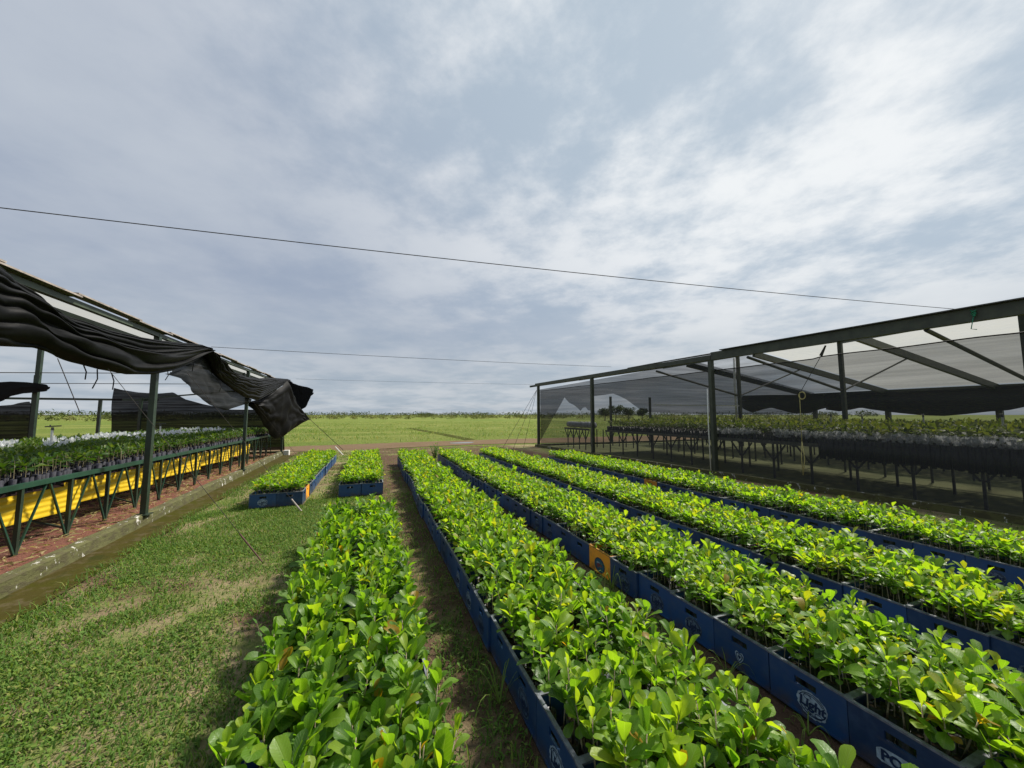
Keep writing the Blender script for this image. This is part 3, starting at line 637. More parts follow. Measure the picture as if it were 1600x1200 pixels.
for n_, (d, x, y, key, c, i, text) in enumerate(crates):
    rz = random.gauss(0, 0.007); z = 0.018
    if n_ >= 300:
        Rm = np.array(Matrix.Rotation(rz, 3, 'Z')); stuffV.append(cv @ Rm.T + [x, y, z]); stuffF.append(cf + so); smi.append(cm); so += len(cv); continue
    me = CR_BLUE; lab = 'blue crate ' + text; grp = 'blue crates ' + text
    orange = (key == 'second' and c == 0 and i == 8) or (key == 'kerb' and c == 1 and i == 1) or (key == 'last' and c == 0 and i == 14)
    em = None; face = '-x'; da = 0.0; rr = random.random()
    if key == 'second' and c == 0:
        em = {2: ('polar', 0.02), 3: ('light', 0.03), 4: ('heart', 0.0), 5: ('light', 0.02), 6: ('light', 0.03), 8: ('oval', 0.0)}.get(i, ('light', random.uniform(-0.03, 0.04)) if rr < 0.6 else None)
    elif key in ('first', 'third', 'last') and c == 0 and rr < 0.55: em = ('light', random.uniform(-0.03, 0.04))
    elif key == 'kerb' and i == 0 and c == 0: em = ('light', 0.0); face = '-y'
    elif key == 'kerb' and c == 1 and rr < 0.4: em = ('light', 0.0); face = '+x'
    if orange:
        me = CR_ORANGE if key == 'second' else CR_ORANGE2
        lab = {'second': 'orange plastic crate with dark oval emblem among blue crates', 'kerb': 'orange plastic crate in the short row beside the mossy strip', 'last': 'orange plastic crate in the row along the black net wall'}[key]; grp = None
        if key != 'second': em = None
    elif em:
        if em[0] == 'polar': lab = 'blue crate printed with a white POLAR banner'; grp = None
        elif em[0] == 'heart': lab = 'blue crate with a small white heart shaped badge'; grp = None
        elif key == 'kerb' and face == '-y': lab = 'blue crate with white emblem on the end facing the grass, beside the mossy strip'; grp = None
        else: lab = 'blue Light crate ' + text; grp = 'Light crates ' + text
    ncr = {r[0]: r[3] for r in ROWS}[key]
    if grp and key != 'wild' and c == (1 if key == 'kerb' else 0):      # outer crates can be counted from the track
        lab = lab.replace(' in the ', ', %s from the track end of the ' % ordinal(ncr - i), 1)
    o = obj('crate', me, None, (x, y, z), label=lab, category='crate', group=grp); o.rotation_euler = (random.gauss(0, 0.004), random.gauss(0, 0.004), rz)
    if em: emblem(o, em[0], face, em[1], keep=(key == 'second' and i == 3) or face == '-y')
if stuffV:
    me = npmesh('crates', np.concatenate(stuffV), [np.concatenate(stuffF)], [M['crate'], M['crate_rim']], mi=np.concatenate(smi), smooth=False)
    obj('crates', me, kind='stuff', label='far blue crates at the ends of the rows', category='crates')

# seedlings in every crate
allp = []
for d, x, y, key, c, i, text in crates:
    if key == 'last' and i < 2: g = 4
    else: g = 5
    if key == 'wild': g = 5
    for a in range(g):
        for b in range(g):
            u = (a + 0.5) / g - 0.5; v = (b + 0.5) / g - 0.5
            edge = 0.83 if key != 'wild' else 0.80
            bx, by = x + u * LX * edge * 1.08 + random.gauss(0, 0.008), y + v * LY * edge * 1.08 + random.gauss(0, 0.008)
            if random.random() < 0.05 + 0.16 * max(0, mnoise.noise(Vector((bx * 3.1, by * 3.1, 17)))): continue
            allp.append((bx, by, key, c, u))
P = np.array([(p[0], p[1], 0.205) for p in allp]); keys = [p[2] for p in allp]
def in_view(p, mx=40):
    x, y, z = proj((p[0], p[1], 0.40)); return z > 0.2 and -mx < x < 1600 + mx and y < 1250
dist = np.hypot(np.hypot(P[:, 0], P[:, 1]), CAMH - 0.4)
vis = np.array([in_view(p) for p in P])
order = np.argsort(np.where(vis, dist, 1e3)); near_idx = set(order[:300].tolist())
groups = {'wild': [], 'other': []}
hts = np.empty(len(P)); nl = np.empty(len(P), int); ls = np.empty(len(P))
for i, k in enumerate(keys):
    big = 0.5 + 0.9 * mnoise.noise(Vector((P[i, 0] * 1.9, P[i, 1] * 1.9, 0))) + (0.9 if random.random() < 0.06 else 0)
    if k == 'wild': hts[i] = random.uniform(0.12, 0.25) + 0.07 * big; nl[i] = random.randint(12, 16); ls[i] = random.uniform(0.062, 0.108)
    elif k == 'first': hts[i] = random.uniform(0.09, 0.21) + 0.07 * big; nl[i] = random.randint(11, 14); ls[i] = random.uniform(0.058, 0.104)
    elif k == 'last': hts[i] = random.uniform(0.13, 0.19) + 0.05 * big; nl[i] = random.randint(9, 12); ls[i] = random.uniform(0.062, 0.092)
    else: hts[i] = random.uniform(0.11, 0.18) + 0.06 * big; nl[i] = random.randint(10, 13); ls[i] = random.uniform(0.062, 0.095)
tm = {'wild': 0.45, 'first': 0.55, 'second': 0.55, 'third': 0.58, 'last': 0.52, 'kerb': 0.56, 'mid': 0.56}
plants = []
for i in range(len(P)):
    k = keys[i]
    kv = (4, 16) if k == 'wild' else (2, 14) if k == 'first' else (0, 11)
    plants += make_plants(P[i:i + 1], hts[i:i + 1], nl[i:i + 1], ls[i:i + 1], kv, tm[k], upright=0.34 if k == 'wild' else 0.24 if k == 'first' else 0.10)
rest = [i for i in range(len(P)) if i not in near_idx]
Vp = []; Fq = []; Ft = []; Up = []; Tp = []; mi_q = []; mi_t = []; off = 0
def pushq(V, F, U, T, m):
    global off
    Vp.append(V); Fq.append(F + off); Up.append(U if U is not None else np.zeros((len(V), 2))); Tp.append(T if T is not None else np.zeros(len(V))); mi_q.append(np.full(len(F), m)); off += len(V)
r1 = [i for i in rest if dist[i] < 4.0]; r2 = [i for i in rest if dist[i] >= 4.0]
for ids, lod in ((r1, 1), (r2, 2)):
    V, F, U, T = bake_leaves(cat([plants[i] for i in ids]), lod); pushq(V, F, U, T, 0)
V, F = stems_np([plants[i] for i in rest], n=3); pushq(V, F, None, None, 1)
cen = P[rest] * [1, 1, 0] + [0, 0, 0.035]
V, Q, Tt = bags_np(cen, 0.030, 0.172, 5); pushq(V, Q, None, None, 2); Ft.append(Tt + off - len(V)); mi_t.append(np.full(len(Tt), 3))
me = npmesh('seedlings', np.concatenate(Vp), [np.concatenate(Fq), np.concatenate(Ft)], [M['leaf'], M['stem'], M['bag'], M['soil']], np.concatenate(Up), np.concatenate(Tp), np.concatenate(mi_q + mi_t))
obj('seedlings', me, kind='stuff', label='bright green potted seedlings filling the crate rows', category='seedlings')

# the nearest three hundred one by one
LIB = []
TB = [0.12, 0.26, 0.38, 0.48, 0.58, 0.68, 0.78, 0.88, 0.98]
for k, (Pt, UVt, Ft_) in enumerate(TPL[0]):
    LIB.append([npmesh('leaf', Pt, [Ft_], M['leaf'], UVt, np.full(len(Pt), tb)) for tb in TB])
def stem_mesh(n=6):
    mb = MB(); mb.tube([(0, 0, 0), (0, 0, 0.3), (0, 0, 0.65), (0, 0, 1.0)], [0.004, 0.0036, 0.003, 0.002], n); return mb.mesh('stem', M['stem'], True)
STEM = stem_mesh()
bv, bq, bt = bags_np(np.zeros((1, 3)), 0.030, 0.172, 10)
BAG = npmesh('bag', bv, [bq, bt], [M['bag'], M['soil']], mi=np.concatenate([np.zeros(len(bq)), np.ones(len(bt))]))
SEEDTXT = {'wild': 'tall bright green seedling in the overgrown leafy bed', 'first': 'glossy seedling in the row next to the overgrown bed',
           'second': 'glossy seedling in the row with the POLAR crate', 'third': 'glossy seedling in the row second from the net wall',
           'last': 'green seedling in the row closest to the net wall', 'kerb': 'green seedling beside mossy strip', 'mid': 'green seedling in short bed'}
for i in sorted(near_idx):
    p = plants[i]; b = p['base']; z0 = 0.035
    lab = SEEDTXT[keys[i]]; xr = b[0] - {r[0]: r[1] for r in ROWS}[keys[i]]
    if p['tint'].max() > 0.925: lab = lab.replace(' seedling ', ' seedling with yellowing leaf ')
    lab += ', kerb-side edge' if xr < 0.11 else ', net-side edge' if xr > 0.70 else ', middle'
    root = empty('seedling', (b[0], b[1], z0), label=lab, category='seedling', group=lab)
    obj('bag', BAG, root)
    st = obj('stem', STEM, root, (0, 0, b[2] - z0 - 0.012))
    tip = Vector((p['lean'][0] * p['h'], p['lean'][1] * p['h'], p['h'] + 0.012)); st.rotation_euler = tip.to_track_quat('Z', 'Y').to_euler(); st.scale = (1, 1, tip.length)
    Rm = rotmats(p['az'], p['el'], p['roll'])
    for j in range(len(p['az'])):
        tb = int(np.argmin([abs(q - p['tint'][j]) for q in TB]))
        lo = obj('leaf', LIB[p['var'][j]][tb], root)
        m4 = Matrix.Identity(4); s = p['size'][j]
        # stems lean straight here: keep leaf bases on the straight stem
        tt = (p['pos'][j][2] - b[2]) / p['h']
        pos = Vector((tip.x * tt + math.cos(p['az'][j]) * 0.003, tip.y * tt + math.sin(p['az'][j]) * 0.003, p['pos'][j][2] - z0))
        for r in range(3):
            for c in range(3): m4[r][c] = Rm[j][r][c] * s
        m4.translation = pos; lo.matrix_local = m4

# pointed-leaf weeds growing through the overgrown bed
def pointed_template(nu=4):
    us = np.linspace(0, 1, nu + 1); prof = np.interp(us, [0, .1, .35, .7, 1], [.03, .2, .27, .15, .0]); Pn = []; U = []
    for i, u in enumerate(us):
        for v in (-1, 0, 1): Pn.append((u, v * prof[i], -0.25 * u * u + 0.12 * abs(v) * prof[i])); U.append((u, (v + 1) / 2))
    Fn = [(i * 3 + j, (i + 1) * 3 + j, (i + 1) * 3 + j + 1, i * 3 + j + 1) for i in range(nu) for j in (0, 1)]
    return [(np.array(Pn), np.array(U), np.array(Fn))]
PT = pointed_template()
def weed(name, x, y, h, nst, label, z=0.02, sz=0.06, group=None):
    Ls = []; mb = MB()
    for s in range(nst):
        a = random.random() * 6.28; r = random.uniform(0, 0.05); lean = random.uniform(0.05, 0.3); hh = h * random.uniform(0.7, 1.05)
        pts = [(r * math.cos(a) + lean * hh * t * t * math.cos(a), r * math.sin(a) + lean * hh * t * t * math.sin(a), hh * t) for t in (0, .35, .7, 1)]
        mb.tube(pts, [0.003, 0.0026, 0.002, 0.0012], 5)
        n = 9
        for k in range(n):
            t = 0.35 + 0.65 * k / (n - 1); q = np.array(pts[0]) * 0; q = np.array([np.interp(t, (0, .35, .7, 1), [p[c] for p in pts]) for c in range(3)])
            Ls.append((q, k * 2.4 + a, 0.35 + 0.5 * t + random.gauss(0, .2), random.gauss(0, .3), sz * random.uniform(0.6, 1.25) * (1.15 - 0.4 * t), 0, min(1, max(0, random.gauss(.55, .2)))))
    L = dict(pos=np.array([l[0] for l in Ls]), az=np.array([l[1] for l in Ls]), el=np.array([l[2] for l in Ls]), roll=np.array([l[3] for l in Ls]), size=np.array([l[4] for l in Ls]), var=np.array([l[5] for l in Ls]), tint=np.array([l[6] for l in Ls]))
    root = empty(name, (x, y, z), label=label, category='weed', group=group)
    mb.build('stem', M['stem'], root)
    V, F, U, T = bake_leaves(L, 0, PT); obj('foliage', npmesh('foliage', V, [F], M['weed'], U, T), root)
for k in range(16):
    weed('weed', random.uniform(-0.55, 0.18), random.uniform(1.5, 4.9), random.uniform(0.38, 0.48), 2, 'small pointed-leaf weed poking through the overgrown bed', group='weeds in the overgrown bed', sz=0.055)
weed('weed', 1.95, 12.3, 0.62, 16, 'bushy green weed clump at the far end of the crate rows', sz=0.09)

# ------------------------------------------------------------------ grass
def blades(n, xs, ys, hmin, hmax, w, dens, tint_mu, zb=0.0, reject=None):
    x = rng.uniform(*xs, n); y = rng.uniform(*ys, n)
    keep = np.array([dens(a, b) for a, b in zip(x, y)]) > rng.random(n); x, y = x[keep], y[keep]; n = len(x)
    h = rng.uniform(hmin, hmax, n); az = rng.random(n) * 6.283; lean = rng.uniform(0.3, 1.5, n); ww = w * rng.uniform(0.6, 1.4, n)
    dx, dy = np.cos(az), np.sin(az); b = np.stack([x, y, np.full(n, zb)], -1); sd_ = np.stack([-dy, dx, np.zeros(n)], -1) * ww[:, None]
    mid = b + np.stack([dx * h * .35 * np.sin(lean), dy * h * .35 * np.sin(lean), h * .55 * np.cos(lean * .6)], -1); tip = b + np.stack([dx * h * np.sin(lean), dy * h * np.sin(lean), h * np.maximum(.12, np.cos(lean))], -1)
    V = np.stack([b - sd_, b + sd_, mid + sd_ * .8, mid - sd_ * .8, tip], 1).reshape(-1, 3); o = (np.arange(n) * 5)[:, None]
    T = np.repeat(np.clip(rng.normal(tint_mu, .2, n), 0, 1), 5)
    return V, np.array([[0, 1, 2, 3]]) + o, np.array([[3, 2, 4]]) + o, T
def noise01(x, y, s, o=0): return 0.5 + 0.5 * mnoise.noise(Vector((x * s, y * s, o)))
def under_row(x, y):
    for key, x0, y0, nc, _ in ROWS:
        if x0 - 0.01 < x < x0 + 0.82 and y0 - 0.01 < y < y0 + nc * PY: return True
    return False
def dens_near(x, y):
    if x < kx(y) + 0.27 + 0.20 * noise01(x, y, 2.5, 3) or under_row(x, y): return 0
    px, py, pz = proj((x, y, 0))
    if pz < 0.3 or px < -60 or px > 1660: return 0
    f = 0.55 * noise01(x, y, 2.2, 1) + 0.45 * noise01(x, y, 0.6, 2) - (0.20 if x > 0.1 else 0)
    return min(1, max(0.14, (f - 0.33) * 4.5))
def grass(name, specs, label):
    Vs = []; Q = []; Tt = []; Ts = []; off = 0
    for sp in specs:
        V, q, t, ti = blades(*sp); Vs.append(V); Q.append(q + off); Tt.append(t + off); Ts.append(ti); off += len(V)
    obj(name, npmesh(name, np.concatenate(Vs), [np.concatenate(Q), np.concatenate(Tt)], M['grass'], tint=np.concatenate(Ts)), kind='stuff', label=label, category='grass')
def dens_edge(x, y):   # the longer fringe along the mossy strip and crate feet
    e = x - (kx(y) + 0.32)
    if 0 < e < 0.55: return (1 - e / 0.55) * max(0, noise01(x, y, 1.6, 8) - 0.25) * 1.6
    return 0
def dens_foot(x, y):
    if under_row(x, y): return 0
    for key, x0, y0, nc, _ in ROWS:
        if y0 < y < y0 + nc * PY and (x0 - 0.16 < x < x0 - 0.012 or x0 + 0.82 < x < x0 + 0.95): return max(0, noise01(x, y, 1.9, 12) - 0.35) * 1.5
    return 0
grass('grass', [(185000, (-3.0, 0.9), (1.3, 8.0), 0.012, 0.055, 0.0042, dens_near, 0.45), (60000, (-3.0, 6.0), (8.0, 18.4), 0.02, 0.06, 0.006, dens_near, 0.5),
                (60000, (0.9, 8.8), (0.6, 9.0), 0.02, 0.06, 0.005, dens_near, 0.42), (60000, (-3.0, -1.5), (1.5, 14), 0.04, 0.12, 0.0035, dens_edge, 0.38), (45000, (-0.8, 6.6), (0.5, 9), 0.06, 0.16, 0.003, dens_foot, 0.4)],
      'short green grass and creeping weeds on the yard')
def dens_soil(x, y): return 1.0 if x < kx(y) - 0.18 else 0
def straw():
    V, q, t, ti = blades(9000, (-6.0, -3.0), (3.0, 16.5), 0.05, 0.16, 0.0035, dens_soil, 0.97, 0.125)
    V[:, 2] = 0.118 + (V[:, 2] - 0.125) * 0.18 + 0.02 * rng.random(len(V))
    obj('straw', npmesh('straw', V, [q, t], M['grass'], tint=np.clip(ti, 0.86, 1)), kind='stuff', label='dry straw scattered over the red soil floor', category='straw')
straw()
def creepers():
    n = 26000; x = rng.uniform(-2.7, 0.8, n); y = 1.3 + 7 * rng.random(n) ** 1.3
    k = np.array([dens_near(a, b) * (noise01(a, b, 1.4, 21) > 0.47) for a, b in zip(x, y)]) > rng.random(n); x, y = x[k], y[k]; n = len(x)
    L = dict(pos=np.stack([x, y, rng.uniform(0.012, 0.035, n)], -1), az=rng.random(n) * 6.283, el=rng.normal(0.15, 0.35, n), roll=rng.normal(0, .4, n), size=rng.uniform(0.014, 0.034, n), var=rng.integers(0, 10, n), tint=np.clip(rng.normal(.52, .16, n), 0, .8))
    V, F, U, T = bake_leaves(L, 2); obj('creeping_weeds', npmesh('creeping_weeds', V, [F], M['grass'], U, T), kind='stuff', label='tiny round-leaved weeds creeping through the mown grass', category='weeds')
creepers()
def dens_field(x, y):
    px, py, pz = proj((x, y, 0))
    if pz < 1 or px < 380 or px > 1150: return 0
    c = noise01(x, y, 0.35, 6)
    return max(0, c - 0.3) * 1.6 * min(1, max(0, (95 - y) / 70)) * min(1, (y - 22.5) / 4)
grass('field_grass', [(110000, (-10, 50), (22.6, 95), 0.08, 0.26, 0.016, dens_field, 0.64)], 'taller meadow grass on the field beyond the track')

# long arching grass blades hanging over the crates
def tuft(x, y, z, n, ln, label, spread=0.6):
    mb = MB()
    for k in range(n):
        a = random.random() * 6.28; l = ln * random.uniform(0.6, 1.1); up = random.uniform(0.7, 1.3); dirx, diry = math.cos(a), math.sin(a); w = 0.004
        prev = None; vs = []
        for s in range(7):
            t = s / 6; r = spread * l * t; zz = l * (up * t - up * 1.05 * t * t * t); ww = w * (1 - 0.85 * t)
            vs += [(dirx * r - diry * ww, diry * r + dirx * ww, zz), (dirx * r + diry * ww, diry * r - dirx * ww, zz)]
        mb.add(vs, [(2 * s, 2 * s + 1, 2 * s + 3, 2 * s + 2) for s in range(6)])
    me = mb.mesh('grass_tuft', M['grass'], True); a = me.attributes.new('tint', 'FLOAT', 'POINT'); a.data.foreach_set('value', [0.62] * len(me.vertices))
    obj('grass_tuft', me, None, (x, y, z), label=label, category='grass tuft')
tuft(0.70, 2.05, 0.02, 9, 0.42, 'long pale grass arching over the crates beside the overgrown bed')
tuft(2.08, 2.95, 0.02, 12, 0.45, 'long pale grass arching over the crates near the orange crate')
tuft(0.33, 4.7, 0.02, 8, 0.45, 'arching grass stalks at the far corner of the overgrown bed')
tuft(0.25, 2.9, 0.02, 6, 0.4, 'arching grass stalks along the overgrown bed facing the bare path')
tuft(2.05, 1.75, 0.02, 8, 0.26, 'grass tuft at the foot of the crate with the heart badge')
tuft(2.06, 1.32, 0.02, 9, 0.22, 'grass tuft below the Light crate next to POLAR')

# ------------------------------------------------------------------ open shade house (posts, eave, bench)
def ex(Y): return kx(Y) - 0.05
house = empty('shade_house', (ex(7), 7, 0), label='open green steel shade house with black cloth bunched along its eave', category='shade house')
hb = house.location.copy()
def hpart(mb, name, mat): 
    me = mb.mesh(name, mat); o = obj(name, me, house); o.location = (-hb.x, -hb.y, -hb.z); return o
for Y in (2.3, 7.0, 11.75, 16.75):
    mb = MB(); x = ex(Y) + 0.0; mb.beam((x, Y, 0.0), (x, Y, 2.80), 0.068, 0.075); mb.box(x - 0.09, x + 0.075, Y - 0.09, Y + 0.09, 0.16, 0.172); hpart(mb, 'post', M['green'])
for X, Y, h in ((-7.2, 11.75, 3.45), (-7.2, 6.6, 3.45), (-7.6, 16.75, 2.2), (-8.75, 16.9, 2.15), (-10.4, 16.9, 2.9), (-13.0, 11.75, 4.2)):
    mb = MB(); mb.beam((X, Y, 0.08), (X, Y, h), 0.075, 0.075); hpart(mb, 'post', M['green'])
mb = MB(); mb.beam((ex(0), 0, 2.79), (ex(17.1), 17.1, 2.79), 0.06, 0.055); hpart(mb, 'eave_beam', M['eave'])
mb = MB(); mb.beam((ex(0) - 0.30, 0, 2.70), (ex(17.1) - 0.3, 17.1, 2.72), 0.06, 0.13); hpart(mb, 'inner_beam', M['green'])
# weathered edge planks, each overlapping the next
yy = 0.2; k = 0
while yy < 16.6:
    l = random.uniform(0.8, 1.25); mb = MB(); dz = 0.02 * (k % 2) + random.uniform(0, 0.008)
    mb.beam((ex(yy) + 0.03, yy, 2.845 + dz), (ex(yy + l) + 0.03, yy + l + 0.06, 2.845 + dz), 0.12, 0.016); hpart(mb, 'edge_plank', M['plank']); yy += l; k += 1
for Y in (4.65, 7.0, 9.35, 11.75, 14.2):
    mb = MB(); mb.beam((ex(Y) - 0.1, Y, 2.62), (ex(Y) - 0.1, Y, 2.72), 0.05, 0.05); hpart(mb, 'bracket', M['green'])
mb = MB(); mb.beam((-12.5, 16.9, 2.13), (-7.2, 16.9, 2.12), 0.07, 0.07); hpart(mb, 'cross_beam', M['green'])
mb = MB(); mb.beam((ex(11.75) - 0.2, 11.75, 2.66), (-7.2, 11.75, 3.40), 0.05, 0.07); hpart(mb, 'rafter', M['green'])
mb = MB(); mb.beam((ex(16.75) - 0.2, 16.75, 2.66), (-7.6, 16.75, 2.16), 0.04, 0.05); hpart(mb, 'rafter', M['green'])
# narrow pale roofing strip behind the eave
mb = MB(); mb.add([(ex(0) - 0.06, 0, 2.835), (ex(17) - 0.06, 17, 2.835), (ex(17) - 0.55, 17, 2.87), (ex(0) - 0.55, 0, 2.87)], [(0, 1, 2, 3)]); hpart(mb, 'roof_strip', M['net_cream'])
# end kerb with a white-painted block
mb = MB(); mb.beam((kx(17) - 0.1, 17.0, 0.09), (-12, 17.1, 0.09), 0.16, 0.18); mb.build('end_kerb', M['concrete'], kind='structure', label='concrete kerb closing the far end of the open shade house', category='kerb')
mb = MB(); mb.box(kx(17) + 0.0, kx(17) + 0.18, 16.9, 17.12, 0.0, 0.2); mb.build('concrete_block', M['white'], label='white painted concrete block at the far corner of the open shade house', category='block')

# ---- bunched cloth along the eave
def interp_px(curve, s):
    xs = [c[0] for c in curve]; return np.interp(s, xs, [c[1] for c in curve])
def lerp_path(P, t):
    P = np.asarray(P, float); d = np.concatenate([[0], np.cumsum(np.hypot(*np.diff(P, axis=0).T))]); d /= d[-1]
    return np.array([np.interp(t, d, P[:, 0]), np.interp(t, d, P[:, 1])])
def cloth(name, top, bot, place, folds, amp, bulge, mat, label, n=90, m=26, seed=0.0, closed=True, vert=0.0, ripple=3.0, cat='cloth'):
    """swag lofted between two edges; place(px,py)->point on the hanging plane, folds run along the swag"""
    V = []; n1 = n + 1
    for i in range(n1):
        s = i / n; a = lerp_path(top, s); b = lerp_path(bot, s)
        for j in range(m + 1):
            t = j / m; q = a + (b - a) * t
            p = place(q[0], q[1], s)
            nz = mnoise.noise(Vector((s * ripple, t * 1.2, seed))) + 0.9 * mnoise.noise(Vector((s * ripple * 0.5, t * 2.6, seed + 9))); nz2 = mnoise.noise(Vector((s * ripple * 4, t * 5, seed + 3)))
            f = abs(math.sin(math.pi * (folds * (t + 0.25 * math.sin(3 * t + seed)) + 1.5 * nz))) ** 0.6 * (0.55 + 0.8 * abs(mnoise.noise(Vector((s * 2.2, t * 4.0, seed + 20)))))
            ff_ = math.sin(math.pi * t) ** 0.5
            d = bulge * ff_ + amp * f * (0.35 + 0.65 * ff_) + amp * 0.55 * nz2 + vert * math.sin(s * 40 + 4 * nz)
            V.append(p + np.array([d, 0.25 * d * nz, 0.04 * nz2 * ff_]))
    F = [(i * (m + 1) + j, (i + 1) * (m + 1) + j, (i + 1) * (m + 1) + j + 1, i * (m + 1) + j + 1) for i in range(n) for j in range(m)]
    F = np.array(F); V = np.array(V)
    if closed:
        B = V.copy().reshape(n1, m + 1, 3); tt = np.linspace(0, 1, m + 1)
        for i in range(n1):
            front = B[i].copy(); 
            for j in range(m + 1):
                w = math.sin(math.pi * tt[j]) ** 0.6; base = place(*(lerp_path(top, i / n) * (1 - tt[j]) + lerp_path(bot, i / n) * tt[j]), i / n)
                B[i, j] = front[j] * (1 - w) + (base - np.array([0.10 + 0.5 * bulge, 0, 0])) * w
        off = len(V); V = np.concatenate([V, B.reshape(-1, 3)]); F = np.concatenate([F, F[:, ::-1] + off])
    return obj(name, npmesh(name, V, [F], mat), label=label, category=cat)
pl_e = lambda x, y, s: onx(x, y, -2.93)
def pl_eave(dx=0.0):
    def f(x, y, s):
        p = onx(x, y, -2.93 + dx); return onx(x, y, kx(p[1]) + 0.04 + dx)
    return f
cloth('shade_cloth', [(-260, 330), (-120, 372), (0, 418), (30, 446), (60, 470), (100, 492), (140, 507), (200, 524), (245, 531), (280, 535), (305, 537), (321, 545)],
      [(-260, 490), (-120, 525), (0, 541), (45, 543), (95, 560), (150, 577), (195, 585), (235, 585), (262, 580), (285, 571), (305, 560), (322, 549)],
      pl_eave(0.0), 11.0, 0.085, 0.10, M['cloth'], 'black shade cloth bunched in long folds along the eave over the bench', 220, 80, 1.0)
cloth('shade_cloth', [(318, 541), (338, 560), (362, 580), (385, 589), (405, 591), (425, 590), (447, 592)],
      [(319, 548), (335, 585), (360, 607), (382, 621), (400, 626), (422, 614), (447, 597)],
      pl_eave(0.0), 6.0, 0.07, 0.10, M['cloth'], 'second black cloth swag gathered on the eave towards the far corner', 140, 60, 5.0)
cloth('shade_cloth', [(262, 580), (285, 571), (305, 560), (319, 548), (335, 585), (360, 607), (388, 622)],
      [(256, 584), (270, 588), (284, 592), (300, 612), (324, 632), (352, 641), (388, 630)],
      pl_eave(-0.10), 1.2, 0.05, 0.04, M['net_dense'], 'sheer dark cloth pouch hanging below the eave swags', 60, 20, 8.0, closed=False)
cloth('shade_cloth', [(388, 628), (400, 625), (422, 613), (440, 604), (448, 595), (456, 616), (476, 655)],
      [(392, 632), (400, 645), (410, 662), (420, 678), (428, 686), (440, 683), (477, 656)],
      lambda x, y, s: ony(x, y, 13.5 + 3.0 * s), 1.5, 0.10, 0.12, M['cloth'], 'black cloth sheet hanging from the far corner of the open house', 70, 26, 11.0)
cloth('shade_cloth', [(447, 593), (455, 598), (466, 602), (476, 604), (483, 606)],
      [(452, 612), (459, 628), (468, 642), (474, 638), (482, 618)],
      lambda x, y, s: ony(x, y, 16.4), 3.0, 0.10, 0.12, M['cloth'], 'loose flap of black cloth blowing out at the far eave end', 40, 22, 14.0)
for k, (px, py, ln) in enumerate(((130, 572, .16), (152, 580, .22), (174, 585, .2), (262, 582, .15), (300, 560, .25), (345, 600, .2))):
    p = onx(px, py - 3, -2.90); mb = MB(); q = 0.05 * (-1) ** k
    mb.tube([p, p + np.array([0.02, q * .4, -ln * .5]), p + np.array([0.0, q, -ln])], 0.006, 5)
    mb.build('tie', M['cloth'], label=['first', 'second', 'third', 'fourth', 'fifth', 'sixth'][k] + ' loose black tie dangling from the eave cloth, counted towards the far corner', category='tie')
# ---- nets at the back of the open house
def netloft(name, top, bot, place, mat, label, n=60, m=10, amp=0.03, seed=0.0, ripple=7.0, cat='net'):
    V = []
    for i in range(n + 1):
        s = i / n; a = lerp_path(top, s); b = lerp_path(bot, s)
        for j in range(m + 1):
            q = a + (b - a) * (j / m); p = place(q[0], q[1], s); d = amp * mnoise.noise(Vector((s * ripple, j / m * 1.5, seed))); V.append(p + np.array([d * 0.4, d, 0]))
    F = np.array([(i * (m + 1) + j, (i + 1) * (m + 1) + j, (i + 1) * (m + 1) + j + 1, i * (m + 1) + j + 1) for i in range(n) for j in range(m)])
    return obj(name, npmesh(name, np.array(V), [F], mat), label=label, category=cat)
netloft('shade_net', [(178, 606), (190, 609), (215, 613), (245, 615), (272, 613), (290, 624), (315, 631), (360, 640), (400, 640), (444, 640)],
        [(172, 676), (185, 690), (215, 694), (245, 695), (272, 697), (290, 698), (315, 700), (360, 703), (400, 704), (444, 703)],
        lambda x, y, s: ony(x, y, 16.88), M['net_dense'], 'dark net panel stretched across the far end of the open house', 70, 14, 0.06, 2)
netloft('shade_net', [(-60, 640), (0, 634), (20, 632), (44, 627), (51, 637)], [(-60, 686), (0, 687), (20, 688), (42, 690), (48, 690)],
        lambda x, y, s: ony(x, y, 13.2), M['net_dense'], 'dark net panel behind the bench beside the inner post', 30, 10, 0.04, 6)
cloth('shade_cloth', [(-80, 590), (0, 597), (15, 596), (40, 597), (67, 600)], [(-80, 650), (0, 628), (12, 620), (35, 615), (67, 612)],
      lambda x, y, s: ony(x, y, 11.6), 3.0, 0.05, 0.08, M['cloth'], 'rolled black cloth tied to the inner post behind the bench', 40, 16, 21.0)

